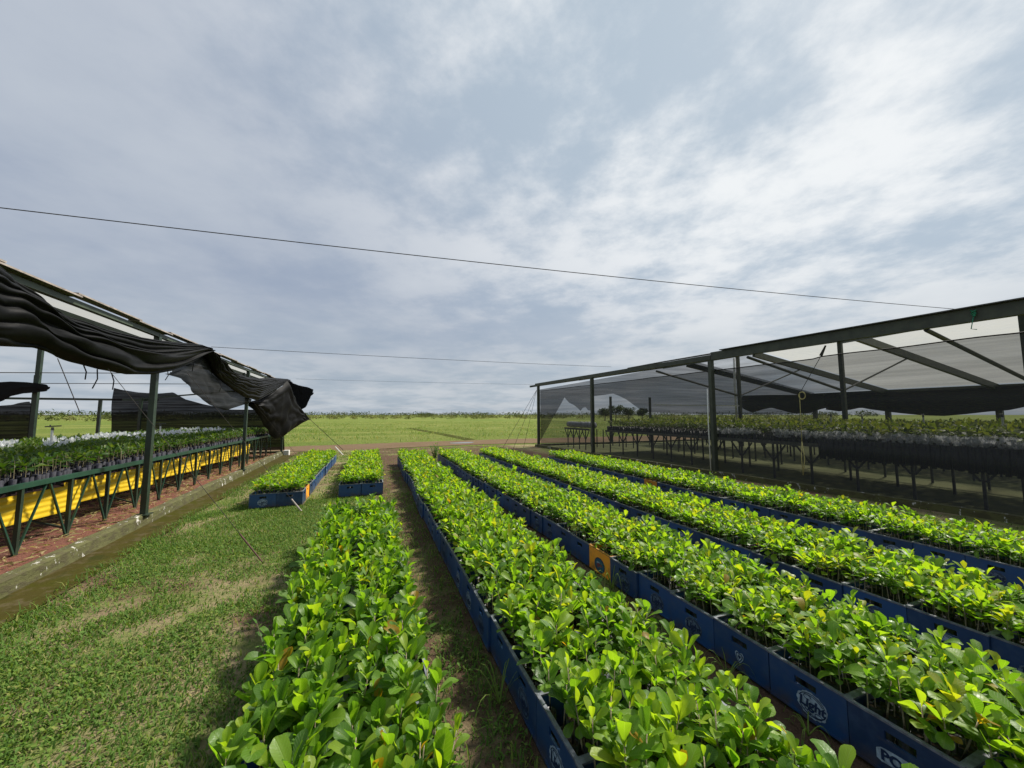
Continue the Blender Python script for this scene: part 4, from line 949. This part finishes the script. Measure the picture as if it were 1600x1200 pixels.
# ---- green bench with truss legs, seedlings, sprinklers, yellow sheets
BX0, BX1, BZ = -3.50, -6.4, 0.86
bench = empty('bench', (BX0, 6, 0.10), label='long green steel bench full of potted seedlings in the open house', category='bench')
bb = bench.location.copy()
def bpart(mb, name, mat): o = obj(name, mb.mesh(name, mat), bench); o.location = (-bb.x, -bb.y, -bb.z); return o
mb = MB(); mb.beam((BX0, 2.0, BZ - 0.025), (BX0, 16.2, BZ - 0.025), 0.05, 0.055); bpart(mb, 'front_rail', M['rail'])
mb = MB(); mb.beam((BX1, 2.0, BZ - 0.025), (BX1, 16.2, BZ - 0.025), 0.05, 0.055); bpart(mb, 'back_rail', M['rail'])
Y = 2.1; k = 0
while Y < 16.3:
    for X in (BX0 + 0.0, -4.95, BX1):
        mb = MB(); mb.beam((X, Y, 0.08), (X, Y, BZ - 0.055), 0.035, 0.035); bpart(mb, 'leg', M['green'])
    mb = MB(); mb.beam((BX0, Y, BZ - 0.07), (BX1, Y, BZ - 0.07), 0.03, 0.03); bpart(mb, 'cross_bar', M['green'])
    if Y < 15.6:
        for s in (-1, 1):
            mb = MB(); c = Y + 0.355; mb.beam((BX0 + 0.005 * s, c + s * 0.02, BZ - 0.06), (BX0 + 0.005 * s, c + s * 0.335, 0.12), 0.018, 0.018); bpart(mb, 'brace', M['rail'])
    if k % 2 == 0:
        mb = MB(); mb.beam((BX0 - 0.03, Y + 0.02, 0.20), (BX0 - 1.4, Y - 0.1, BZ - 0.1), 0.02, 0.02); bpart(mb, 'brace', M['green'])
    Y += 0.71; k += 1
def sheet_panel(y0, y1, x0, x1, idx):
    # corrugated sheet hung on edge, ribs lengthwise
    prof = []; nn = 25
    for j in range(nn): 
        t = j / (nn - 1); prof.append((0.0035 * math.sin(t * 5 * 2 * math.pi), 0.32 * t))
    vs = []; ff = []
    for i, (yy_, xx_) in enumerate(((y0, x0), ((y0 + y1) / 2, (x0 + x1) / 2), (y1, x1))):
        for th in (0.0, 0.004):
            for dx, dz in prof: vs.append((xx_ + dx - th, yy_, 0.375 + dz + 0.01 * (i == 1)))
    S = 2 * nn
    for i in range(2):
        for j in range(nn - 1):
            ff.append((i * S + j, (i + 1) * S + j, (i + 1) * S + j + 1, i * S + j + 1)); ff.append((i * S + nn + j, i * S + nn + j + 1, (i + 1) * S + nn + j + 1, (i + 1) * S + nn + j))
    MB().add(vs, ff).build('corrugated_sheet', M['yellow'], smooth=True, label='yellow corrugated sheet under the green bench, %s from the far end kerb' % ordinal(6 - idx), category='sheet', group='yellow sheets under the bench')
for idx, (a, b) in enumerate(((2.95, 4.66), (4.86, 6.68), (6.86, 8.48), (8.66, 10.38), (10.56, 12.18), (12.36, 13.95))):
    sheet_panel(a, b, -3.84, -3.575, idx)
def bench_plants(name, x0, x1, y0, y1, sp, zt, mat, label, hr, lr, nl_, tint, bagm, bagr, bagh, lod=4, jitter=0.02):
    xs = np.arange(x0, x1, sp); ys_ = np.arange(y0, y1, sp); g = np.array([(a, b) for a in xs for b in ys_]); g += rng.normal(0, jitter, g.shape)
    keep = []
    for p in g:
        q = proj((p[0], p[1], zt)); keep.append(q[2] > 0.3 and -150 < q[0] < 1750)
    g = g[np.array(keep)]
    base = np.column_stack([g, np.full(len(g), zt)]); nn = len(g)
    pls = make_plants(base, rng.uniform(*hr, nn), rng.integers(nl_[0], nl_[1], nn), rng.uniform(*lr, nn), (0, 12), tint)
    V, F, U, T = bake_leaves(cat(pls), lod); Vs = [V]; Q = [F]; Ts = [T]; mi = [np.zeros(len(F))]; off = len(V)
    V2, F2 = stems_np(pls, 0.003, n=3); Vs.append(V2); Q.append(F2 + off); Ts.append(np.zeros(len(V2))); mi.append(np.ones(len(F2))); off += len(V2)
    V3, Q3, T3 = bags_np(base - [0, 0, bagh], bagr, bagh, 6); Vs.append(V3); Q.append(Q3 + off); Ts.append(np.zeros(len(V3))); mi.append(np.full(len(Q3), 2)); T3 = T3 + off
    me = npmesh(name, np.concatenate(Vs), [np.concatenate(Q), T3], [mat, M['stem'], bagm, M['soil']], tint=np.concatenate(Ts), mi=np.concatenate(mi + [np.full(len(T3), 3)]))
    obj(name, me, kind='stuff', label=label, category='seedlings')
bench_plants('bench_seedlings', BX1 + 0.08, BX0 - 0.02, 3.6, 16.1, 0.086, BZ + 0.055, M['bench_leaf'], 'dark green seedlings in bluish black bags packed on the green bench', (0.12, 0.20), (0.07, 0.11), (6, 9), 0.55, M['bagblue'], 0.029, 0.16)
def film(name, pts, label, sz, thr=0.08):
    mb = MB()
    for (x, y, z) in pts:
        if mnoise.noise(Vector((x * 1.6, y * 1.25, 40))) < thr: continue
        for q in range(random.randint(2, 4)):
            s = sz * random.uniform(0.5, 1.4); a = random.random() * 6.28; w = s * random.uniform(.25, .6); dx, dy = math.cos(a), math.sin(a); l = random.uniform(-.7, .7) * s; x_, y_ = x + random.gauss(0, .4) * sz, y + random.gauss(0, .4) * sz
            v = [(x_ - dx * w, y_ - dy * w, z - .3 * s), (x_ + dx * w, y_ + dy * w, z - .3 * s + random.uniform(-.2, .2) * s), (x_ + dx * w * .7 - dy * l, y_ + dy * w * .7 + dx * l, z + s * random.uniform(.4, 1)), (x_ - dx * w * .8 - dy * l * .6, y_ - dy * w * .8 + dx * l * .6, z + s * random.uniform(.3, 1.1)), (x_ - dy * l * .9, y_ + dx * l * .9, z + .2 * s)]
            mb.add(v, [(0, 1, 4), (1, 2, 4), (2, 3, 4), (3, 0, 4)])
    mb.build(name, M['film'], kind='stuff', label=label, category='plastic film')
film('plastic_film', [(random.uniform(-5.5, -4.35), random.uniform(4.5, 15), BZ + 0.26 + random.uniform(-.08, .06)) for _ in range(2600)], 'crumpled white plastic film lying among the bench seedlings', 0.05, 0.16)
def sprinkler(x, y, z0, z1, label):
    root = empty('sprinkler', (x, y, z0), label=label, category='sprinkler')
    mb = MB(); mb.tube([(0, 0, 0), (0, 0, z1 - z0)], 0.016, 8); mb.build('riser', M['white'], root)
    mb = MB(); h = z1 - z0; mb.tube([(0, 0, h), (0, 0, h + 0.045)], [0.02, 0.014], 8); mb.beam((-0.09, 0, h + 0.055), (0.09, 0.02, h + 0.065), 0.02, 0.018); mb.tube([(-0.03, 0, h + 0.045), (-0.03, 0, h + 0.085)], 0.008, 6); mb.build('head', M['steel'], root)
p = onx(80, 690, -4.8); sprinkler(-4.8, p[1], BZ - 0.05, onx(80, 672, -4.8)[2], 'white sprinkler riser on the bench left of the green post')
p = onx(249, 690, -4.8); sprinkler(-4.8, p[1], BZ - 0.05, onx(249, 666, -4.8)[2], 'white sprinkler riser on the bench right of the green post')

# ------------------------------------------------------------------ netted shade house on the other side
nh = empty('shade_house', (wallx(7.45), 7.45, 0), label='netted shade house of dark steel beams with cream mesh roof panels', category='shade house')
nb = nh.location.copy()
def npart(mb, name, mat, smooth=False): o = obj(name, mb.mesh(name, mat, smooth), nh); o.location = (-nb.x, -nb.y, -nb.z); return o
for Y, w in ((17.0, 0.12), (12.65, 0.125), (7.45, 0.12), (2.05, 0.12)):
    mb = MB(); x = wallx(Y); mb.beam((x, Y, 0), (x, Y, 3.07), w, w * 0.8); npart(mb, 'post', M['olive'])
Z_E = 3.08
mb = MB(); mb.tube([(wallx(7.45) - 0.085, 7.52, 0.10), (wallx(7.45) - 0.09, 7.53, 1.4), (wallx(7.45) - 0.085, 7.52, 2.3)], 0.014, 6); npart(mb, 'white_stripe', M['white'], True)  # white pipe up the side of the wall post
mb = MB(); mb.tube([(17.32, 13.6, 1.0), (17.30, 13.62, 3.0), (17.32, 13.6, 4.5)], 0.05, 6); npart(mb, 'white_stripe', M['white'], True)  # inner post: bright highlight on its edge, modelled as a white tube
mb = MB(); mb.beam((wallx(-2), -2, Z_E + 0.115), (wallx(7.4), 7.4, Z_E + 0.10), 0.12, 0.21); npart(mb, 'eave_beam', M['olive'])
mb = MB(); mb.beam((wallx(7.42), 7.42, Z_E + 0.075), (wallx(17.25), 17.25, Z_E + 0.04), 0.11, 0.13); npart(mb, 'eave_beam', M['olive'])
mb = MB(); mb.beam((wallx(-2) - 0.03, -2, Z_E + 0.235), (wallx(7.1) - 0.03, 7.1, Z_E + 0.225), 0.20, 0.018); npart(mb, 'flashing', M['steel'])
mb = MB(); mb.tube([(wallx(7.0) - 0.02, 7.0, Z_E + 0.175), (wallx(9.0) - 0.02, 9.0, Z_E + 0.165), (wallx(10.6) - 0.02, 10.6, Z_E + 0.14)], 0.022, 6); npart(mb, 'net_roll', M['steel'], True)
RX, RZ, EX, EZ = 18.65, 4.90, 30.4, 3.05
mb = MB(); mb.beam((RX, -1, RZ), (RX, 18.1, RZ), 0.12, 0.12); npart(mb, 'ridge_beam', M['olive'])
mb = MB(); mb.beam((EX, -1, EZ), (EX, 18.1, EZ), 0.16, 0.22); npart(mb, 'back_beam', M['olive'])
for Y in (0.2, 4.6, 9.06, 13.5, 17.9):
    mb = MB(); mb.beam((RX, Y, RZ - 0.12), (EX, Y, EZ - 0.02), 0.14, 0.30); npart(mb, 'rafter', M['olive'])
    mb = MB(); mb.beam((wallx(Y), Y, Z_E + 0.0), (RX, Y, RZ - 0.09), 0.07, 0.10); npart(mb, 'rafter', M['olive'])
    if 1 < Y < 17:
        mb = MB(); mb.beam((17.45, Y, 0), (17.45, Y, RZ - 0.30), 0.13, 0.13); npart(mb, 'post', M['olive'])
        mb = MB(); mb.tube([(17.45, Y, 2.55), (22.3, Y, 4.12)], 0.035, 6); npart(mb, 'tie_rod', M['steel'])
        mb = MB(); mb.tube([(17.45, Y, 2.55), (12.2, Y, 3.60)], 0.05, 6); npart(mb, 'tie_rod', M['steel'])
for Y in (4.6, 9.06, 13.5, 17.6):
    mb = MB(); mb.beam((EX, Y, 0), (EX, Y, EZ), 0.22, 0.22); npart(mb, 'post', M['olive'])
for X in (12.3, 15.0):
    mb = MB(); mb.beam((X, 17.2, 0), (X, 17.2, 2.6), 0.10, 0.10); npart(mb, 'post', M['olive'])
mb = MB(); mb.beam((17.45, 13.5, 2.05), (12.0, 13.5, 2.05), 0.06, 0.05); npart(mb, 'tie_beam', M['white'])
# roof panels
def roof(x0, z0, x1, z1, y0, y1, mat, name):
    mb = MB(); K = 10
    for i in range(K):
        a = y0 + (y1 - y0) * i / K; b = y0 + (y1 - y0) * (i + 1) / K
        mb.add([(x0 if x0 > 10 else wallx(a), a, z0), (x0 if x0 > 10 else wallx(b), b, z0), (x1, b, z1), (x1, a, z1)], [(0, 1, 2, 3)])
    npart(mb, name, mat)
roof(RX, RZ + 0.07, EX, EZ + 0.17, -1, 13.4, M['net_cream'], 'roof_mesh')
roof(RX, RZ + 0.07, EX, EZ + 0.17, 13.6, 18.0, M['net_roof'], 'roof_mesh')
roof(8.7, Z_E + 0.10, RX, RZ + 0.075, -1, 17.4, M['net_roof'], 'roof_mesh')
# front net wall with hem
def frontnet():
    n, m = 120, 16; V = []
    for i in range(n + 1):
        Y = -1.5 + 18.45 * i / n
        for j in range(m + 1):
            t = j / m; top = 2.80 + 0.02 * mnoise.noise(Vector((Y * 1.2, 0, 0))) + (0.03 if Y < 5 else 0); zz = 0.10 + (top - 0.10) * t
            V.append((wallx(Y) + 0.09 + 0.035 * mnoise.noise(Vector((Y * 0.9, zz * 0.7, 2))) * math.sin(math.pi * t), Y, zz))
    F = np.array([(i * (m + 1) + j, (i + 1) * (m + 1) + j, (i + 1) * (m + 1) + j + 1, i * (m + 1) + j + 1) for i in range(n) for j in range(m)])
    o = obj('net_wall', npmesh('net_wall', np.array(V), [F], M['net']), label='see-through black net wall along the front of the netted shade house', category='net')
    mb = MB(); top = [V[i * (m + 1) + m] for i in range(n + 1)]; mb.tube([(p[0] - 0.012, p[1], p[2]) for p in top], 0.012, 5); mb.build('hem', M['cloth'], o)
frontnet()
endp = lambda x, y, s: ony(x, y, 17.15)
def endnet():
    bot = [(842, 693), (852, 675), (862, 657), (872, 639), (882, 621), (889, 629), (897, 633), (903, 638), (907, 642), (911, 637), (915, 636), (919, 641), (925, 642), (927, 619), (945, 617), (958, 615), (968, 619), (980, 625), (992, 634), (1000, 640), (1012, 644), (1060, 646), (1120, 647), (1200, 647), (1275, 646)]
    V = []; m = 10; xs = []
    for a, b in zip(bot[:-1], bot[1:]):
        k = max(2, int((b[0] - a[0]) / 2)); xs += [(a[0] + (b[0] - a[0]) * t / k, a[1] + (b[1] - a[1]) * t / k) for t in range(k)]
    xs.append(bot[-1])
    for x, yb in xs:
        pb = ony(x, yb, 17.15); X = pb[0]; ztop = np.interp(X, [7.8, RX, EX], [2.85, RZ - 0.05, EZ])
        for j in range(m + 1):
            t = j / m; V.append((X, 17.15 + 0.05 * mnoise.noise(Vector((X * 0.8, t * 2, 3))), pb[2] + (ztop - pb[2]) * t))
    n = len(xs) - 1
    F = np.array([(i * (m + 1) + j, (i + 1) * (m + 1) + j, (i + 1) * (m + 1) + j + 1, i * (m + 1) + j + 1) for i in range(n) for j in range(m)])
    obj('end_net', npmesh('end_net', np.array(V), [F], M['net_mid']), label='torn black net hanging ragged across the far end of the netted house', category='net')
endnet()
def band():
    top = [(1290, 614), (1385, 613), (1480, 609), (1560, 604), (1640, 600), (1760, 592)]
    bot = [(1290, 640), (1310, 643), (1330, 640), (1345, 637), (1362, 640), (1385, 643), (1410, 646), (1440, 649), (1475, 650), (1510, 647), (1545, 643), (1575, 641), (1600, 636), (1640, 648), (1700, 652), (1760, 640)]
    cloth('rolled_net', top, bot, lambda x, y, s: onx(x, y, EX - 0.5), 2.5, 0.18, 0.25, M['net_dense'], 'thick dark net drooping in scallops along the back beam of the netted house', 90, 14, 31.0, cat='net')
    cloth('rolled_net', [(1160, 618), (1200, 617), (1240, 617), (1292, 614)], [(1160, 638), (1175, 645), (1190, 640), (1205, 637), (1240, 646), (1262, 646), (1280, 640), (1292, 637)],
          lambda x, y, s: ony(x, y, 17.0), 2.0, 0.12, 0.15, M['net_dense'], 'dark net bundle sagging at the far end of the netted house', 50, 12, 35.0, cat='net')
band()
# benches inside
def net_bench(x0, x1, y0, y1, z, label, nleg, plants=True, rail=True):
    root = empty('bench', (x0, (y0 + y1) / 2, 0), label=label, category='bench'); c = root.location.copy()
    def bp(mb, name, mat): o = obj(name, mb.mesh(name, mat), root); o.location = (-c.x, -c.y, -c.z)
    mb = MB(); mb.beam((x0, y0, z - 0.04), (x0, y1, z - 0.04), 0.06, 0.08); bp(mb, 'front_rail', M['railgrey'])
    mb = MB(); mb.beam((x1, y0, z - 0.04), (x1, y1, z - 0.04), 0.06, 0.08); bp(mb, 'back_rail', M['steel'])
    Y = y0 + 0.3; dy = (y1 - y0 - 0.6) / nleg
    while Y < y1:
        for X in (x0, (x0 + x1) / 2, x1):
            mb = MB(); mb.beam((X, Y, 0.02), (X, Y, z - 0.08), 0.036, 0.036); bp(mb, 'leg', M['steel'])
        for s in (-1, 1):
            mb = MB(); mb.beam((x0 + 0.004 * s, Y + s * 0.03, 0.50), (x0 + 0.004 * s, Y + s * 0.30, z - 0.09), 0.03, 0.03); bp(mb, 'brace', M['steel'])
        Y += dy
net_bench(9.45, 12.3, 0.2, 13.6, 0.95, 'steel bench of seedlings just behind the black net wall', 15)
net_bench(13.6, 16.4, 0.2, 16.0, 0.95, 'second steel bench further inside the netted house', 15)
net_bench(9.0, 11.6, 14.2, 16.4, 0.98, 'short steel bench at the far end of the netted house', 3)
bench_plants('netted_seedlings', 9.5, 12.2, 0.6, 13.5, 0.125, 1.10, M['net_leaf'], 'olive green seedlings in white-topped bags on the bench behind the black net', (0.16, 0.28), (0.11, 0.16), (4, 7), 0.5, M['bag'], 0.05, 0.20)
bench_plants('netted_seedlings', 13.7, 16.3, 2.5, 16.0, 0.17, 1.10, M['net_leaf'], 'olive green seedlings on the second bench inside the netted house', (0.18, 0.30), (0.13, 0.18), (4, 6), 0.55, M['bag'], 0.06, 0.20)
film('plastic_film', [(9.46 + random.uniform(-0.06, 0.25), random.uniform(0.6, 8.6), 1.10 + random.uniform(-.04, .10)) for _ in range(2000)], 'white plastic sleeves along the edge of the bench behind the black net', 0.055, -0.1)
def film_roll():
    mb = MB(); n = 26
    pts = [(9.25 + 0.03 * mnoise.noise(Vector((k * .4, 0, 1))), 14.15 + 2.3 * k / n, 1.13 + 0.03 * mnoise.noise(Vector((k * .5, 3, 1)))) for k in range(n + 1)]
    mb.tube(pts, [0.14 + 0.035 * mnoise.noise(Vector((k * .7, 7, 1))) for k in range(n + 1)], 12)
    mb.build('film_roll', simple('grey_film_roll', (0.42, 0.43, 0.44), 0.4, 0.3, 9, 0.6), smooth=True, label='silvery roll of plastic film lying on the short far bench', category='roll')
film_roll()
mb = MB()
for k in range(180):    # long dark sleeves hanging through the near half of the bench
    Y = 0.4 + k * 0.028 + random.gauss(0, 0.008); mb.tube([(9.38 + random.gauss(0, .025), Y, 0.66 + random.gauss(0, .02)), (9.40 + random.gauss(0, .01), Y, 1.06)], 0.038, 6)
mb.build('hanging_sleeves', M['bag'], smooth=True, kind='stuff', label='row of long black sleeves hanging over the near edge of the netted bench', category='sleeves')
for x, y0_, y1_, X in ((1300, 676, 651, 11.5), (1350, 690, 654, 11.0), (1446, 690, 652, 11.8), (1570, 690, 652, 11.4)):
    a = onx(x, y0_, X); b = onx(x, y1_, X); sprinkler(X, a[1], 0.95, b[2], {1300: 'sprinkler behind the net wall, beside the hanging yellow rope', 1350: 'tallest sprinkler on the netted bench, past the yellow rope', 1446: 'sprinkler under the sagging scallop of dark net', 1570: 'sprinkler beside the big post inside the netted house'}[x])
# ropes and knots on the net house
a = onwall(1250, 614); b = onwall(1252, 650); c = onwall(1254, 690); d = onwall(1256, 742)
mb = MB(); mb.tube([(q[0] - 0.02, q[1], q[2]) for q in (a, b, c)], 0.007, 6); mb.tube([(c[0] - 0.02, c[1], c[2]), (c[0] - 0.02, c[1] + 0.03, (c[2] + d[2]) / 2), (d[0] - 0.02, d[1], d[2])], 0.010, 6); mb.tube([(c[0] - 0.02, c[1], c[2]), (c[0] - 0.03, c[1] - 0.04, (c[2] + d[2]) / 2), (d[0] - 0.02, d[1], d[2])], 0.009, 6)
lp = [(a[0] - 0.02 + 0.01 * math.sin(t), a[1] - 0.05 - 0.06 * math.sin(t), a[2] - 0.06 + 0.08 * math.cos(t)) for t in np.linspace(0, 6.2, 14)]; mb.tube(lp, 0.010, 6)
mb.build('rope', M['rope'], smooth=True, label='yellow rope looped and hanging down the black net wall', category='rope')
a = onwall(1252, 612); b = onwall(1284, 556); c = onwall(1292, 540)
mb = MB(); mb.tube([(a[0] - 0.02, a[1], a[2]), (b[0] - 0.02, b[1], b[2])], 0.006, 5); mb.tube([(b[0] - 0.03, b[1], b[2]), (c[0] - 0.04, c[1], c[2])], [0.03, 0.015], 6); mb.build('rope', M['wire'], label='dark cord tying the yellow rope up to the eave beam', category='rope')
a = onwall(1525, 485); b = onwall(1522, 512); mb = MB()
for k in range(5): t = k * 1.3; mb.tube([(a[0] - 0.09, a[1] + 0.03 * math.cos(t), a[2] - 0.02 * k), (a[0] - 0.11, a[1] + 0.02 * math.sin(t), a[2] - 0.02 * k - 0.03), (a[0] - 0.09, a[1] - 0.03 * math.cos(t), a[2] - 0.02 * k - 0.01)], 0.010, 5)
mb.tube([(a[0] - 0.10, a[1], a[2] - 0.1), (b[0] - 0.1, b[1], b[2] - 0.03), (b[0] - 0.1, b[1] - 0.06, b[2] - 0.05)], 0.006, 5)
mb.build('rope_knot', M['rope_green'], smooth=True, label='green rope knot tied round the eave beam', category='rope')

# ------------------------------------------------------------------ wires, guys, stakes
def wire(p0, p1, r, sag, label, n=24, mat='wire', name='wire'):
    p0, p1 = np.array(p0), np.array(p1); pts = [p0 + (p1 - p0) * t - np.array([0, 0, sag * 4 * t * (1 - t)]) for t in np.linspace(0, 1, n)]
    MB().tube(pts, r, 5).build(name, M[mat], smooth=True, label=label, category='wire')
p0 = onx(0, 321, -2.95); p1 = onwall(1505, 484)
wire(p0 + (p0 - p1) * 0.10, p1, 0.0045, 0.06, 'long overhead wire stretched across the sky between the two shade houses')
a = onx(330, 542, ex(9.5)); b = onwall(955, 574); wire(a, b + np.array([0, 0, 0.02]), 0.005, 0.03, 'thinner overhead wire between the second cloth swag and the far net wall')
a = onx(462, 592, ex(15.5)); b = onwall(838, 601); wire(a, b, 0.004, 0.02, 'lowest thin wire spanning the gap between the house ends')
wire(ony(-40, 582, 11.75), ony(190, 583, 11.75), 0.010, 0.0, 'wire under the roof between inner posts')
wire(ony(60, 599, 14.5), ony(300, 600, 14.5), 0.010, 0.0, 'lower wire behind the bench near the far net panel')
wire(ony(90, 560, 13.0), ony(125, 645, 13.0), 0.010, 0.0, 'slanting guy wire behind the bench under open sky')
g = onz(412, 881); TG = onx(120, 515, -3.2); DG = (TG - g) / np.linalg.norm(TG - g); wire(TG, g + DG * 0.40, 0.003, 0.0, 'guy wire from the eave to a rusty rod in the grass')
d_ = DG; MB().tube([g - d_ * 0.05, g + d_ * 0.42], 0.008, 6).build('anchor_rod', simple('rusty_rod', (0.09, 0.045, 0.03), 0.8, 0.3, 20, 0.2), label='rusty anchor rod slanting out of the grass beside the overgrown bed', category='rod')
g = onz(472, 800); t_ = onx(292, 582, -3.02); wire(t_, g + (t_ - g) / np.linalg.norm(t_ - g) * 0.2, 0.0035, 0.0, 'guy wire running down to the stake by the blue crate end')
d_ = t_ - g; d_ /= np.linalg.norm(d_); MB().tube([g - d_ * 0.05, g + d_ * 0.28], 0.012, 6).build('anchor_rod', M['plank'], label='pale anchor stake at the end of the short crate row', category='rod')
g = onz(466, 714); wire(onx(394, 626, ex(11)), g, 0.004, 0.0, 'guy wire crossing the hanging cloth at the far corner')
g = onz(536, 711); t_ = ony(470, 642, 16.6); wire(t_, g + np.array([0, 0, 0.2]), 0.009, 0.0, 'guy wire from the far cloth flap to a white peg'); d_ = t_ - g; d_ /= np.linalg.norm(d_)
MB().tube([g, g + d_ * 0.45], 0.022, 6).build('peg', M['white'], label='white peg in the grass beyond the short crate rows', category='peg')
for k, (x, y) in enumerate(((783, 704), (800, 706), (818, 700))):
    wire((wallx(17) - 0.05, 17.1, 2.85), onz(x, y), 0.008, 0.0, ['guy wire from the far net corner, longest reach', 'guy wire from the far net corner, middle one', 'guy wire from the far net corner, steepest'][k])

# ------------------------------------------------------------------ far bushes and trees
def clumps(centers, radii, nper, sz, tint_lo, tint_hi):
    Ls = {k: [] for k in ('pos', 'az', 'el', 'roll', 'size', 'var', 'tint')}
    for (c, r) in zip(centers, radii):
        n = nper; d = rng.normal(size=(n, 3)); d /= np.linalg.norm(d, axis=1)[:, None]; rad = rng.uniform(0.45, 1.05, n) ** 0.6
        pos = np.array(c) + d * np.array(r) * rad[:, None]; pos[:, 2] = np.maximum(pos[:, 2], 0.02)
        Ls['pos'].append(pos); Ls['az'].append(rng.random(n) * 6.283); Ls['el'].append(rng.uniform(-0.4, 1.2, n)); Ls['roll'].append(rng.normal(0, .6, n)); Ls['size'].append(sz * rng.uniform(.6, 1.4, n))
        Ls['var'].append(rng.integers(0, 10, n)); Ls['tint'].append(np.clip(rng.uniform(tint_lo, tint_hi) + rng.normal(0, .14, n), 0, 1))
    return {k: np.concatenate(v) for k, v in Ls.items()}
cs = []; rs = []
for k in range(900):
    ang = R(random.uniform(-42, 62)); dd = random.uniform(135, 330); h = random.uniform(0.45, 1.25) * (0.7 + dd / 400) * (1.6 if random.random() < 0.10 else 1)
    cs.append((dd * math.sin(ang), dd * math.cos(ang), h * 0.45)); rs.append((h * random.uniform(1.0, 2.6), h * random.uniform(.8, 1.6), h * 0.75))
L = clumps(cs, rs, 34, 0.5, 0.3, 1.0); V, F, U, T = bake_leaves(L, 3)
obj('bushes', npmesh('bushes', V, [F], M['bush'], U, T), kind='stuff', label='low scrubby bushes lining the far edge of the field', category='bushes')
cs2 = []; rs2 = []
for k in range(26):
    ang = R(random.uniform(-30, 30)); dd = random.uniform(150, 260); h = random.uniform(2.2, 3.6)
    for q in range(4): cs2.append((dd * math.sin(ang) + random.gauss(0, h), dd * math.cos(ang) + random.gauss(0, h), h * random.uniform(.3, .55))); rs2.append((h * .9, h * .7, h * .5))
L = clumps(cs2, rs2, 70, 0.55, 0.05, 0.45); V, F, U, T = bake_leaves(L, 3)
obj('thickets', npmesh('thickets', V, [F], M['bush'], U, T), kind='stuff', label='taller dark thickets scattered along the far bushes', category='bushes')
cs = []; rs = []
for k in range(420):
    ang = R(random.uniform(-45, 65)); dd = random.uniform(420, 700); h = random.uniform(2.5, 5.0); cs.append((dd * math.sin(ang), dd * math.cos(ang), h * .5)); rs.append((h * 3.2, h * 1.4, h * .6))
L = clumps(cs, rs, 34, 1.7, 0.0, 0.4); V, F, U, T = bake_leaves(L, 3)
obj('treeline', npmesh('treeline', V, [F], M['bush'], U, T), kind='stuff', label='dark distant tree line on the horizon', category='trees')
def tree(x, y, h, w, label):
    root = empty('tree', (x, y, 0), label=label, category='tree', group=None)
    mb = MB(); mb.tube([(0, 0, -0.05), (0.1, 0, h * .3), (0.0, .1, h * .6)], [0.16, 0.13, 0.07], 7)
    for k in range(5):
        a = k * 1.3; mb.tube([(0.08, 0, h * .32), (w * .35 * math.cos(a), w * .35 * math.sin(a), h * .62)], [0.07, 0.03], 5)
    mb.build('trunk', M['stem'], root, True)
    cc = []; rr = []
    for k in range(16):
        a = random.random() * 6.28; q = random.uniform(0.1, .75) * w; cc.append((q * math.cos(a), q * math.sin(a), h * random.uniform(.5, .82))); rr.append((w * .36, w * .36, h * .17))
    V, F, U, T = bake_leaves(clumps(cc, rr, 60, 0.42, 0.0, 0.35), 2); obj('crown', npmesh('crown', V, [F], M['bush'], U, T), root)
for (px, d, h, w, lab) in ((945, 84, 3.3, 1.9, 'dark round tree seen through the torn end net, smallest of the clump'), (962, 86, 4.3, 2.4, 'tallest dark tree of the clump seen through the torn end net'), (982, 90, 3.9, 2.2, 'dark tree of the clump next to the pale inner post'), (1003, 88, 3.5, 2.0, 'dark tree of the clump partly veiled by the end net')):
    q = ony(px, 648, d); tree(q[0], d, h, w, lab)
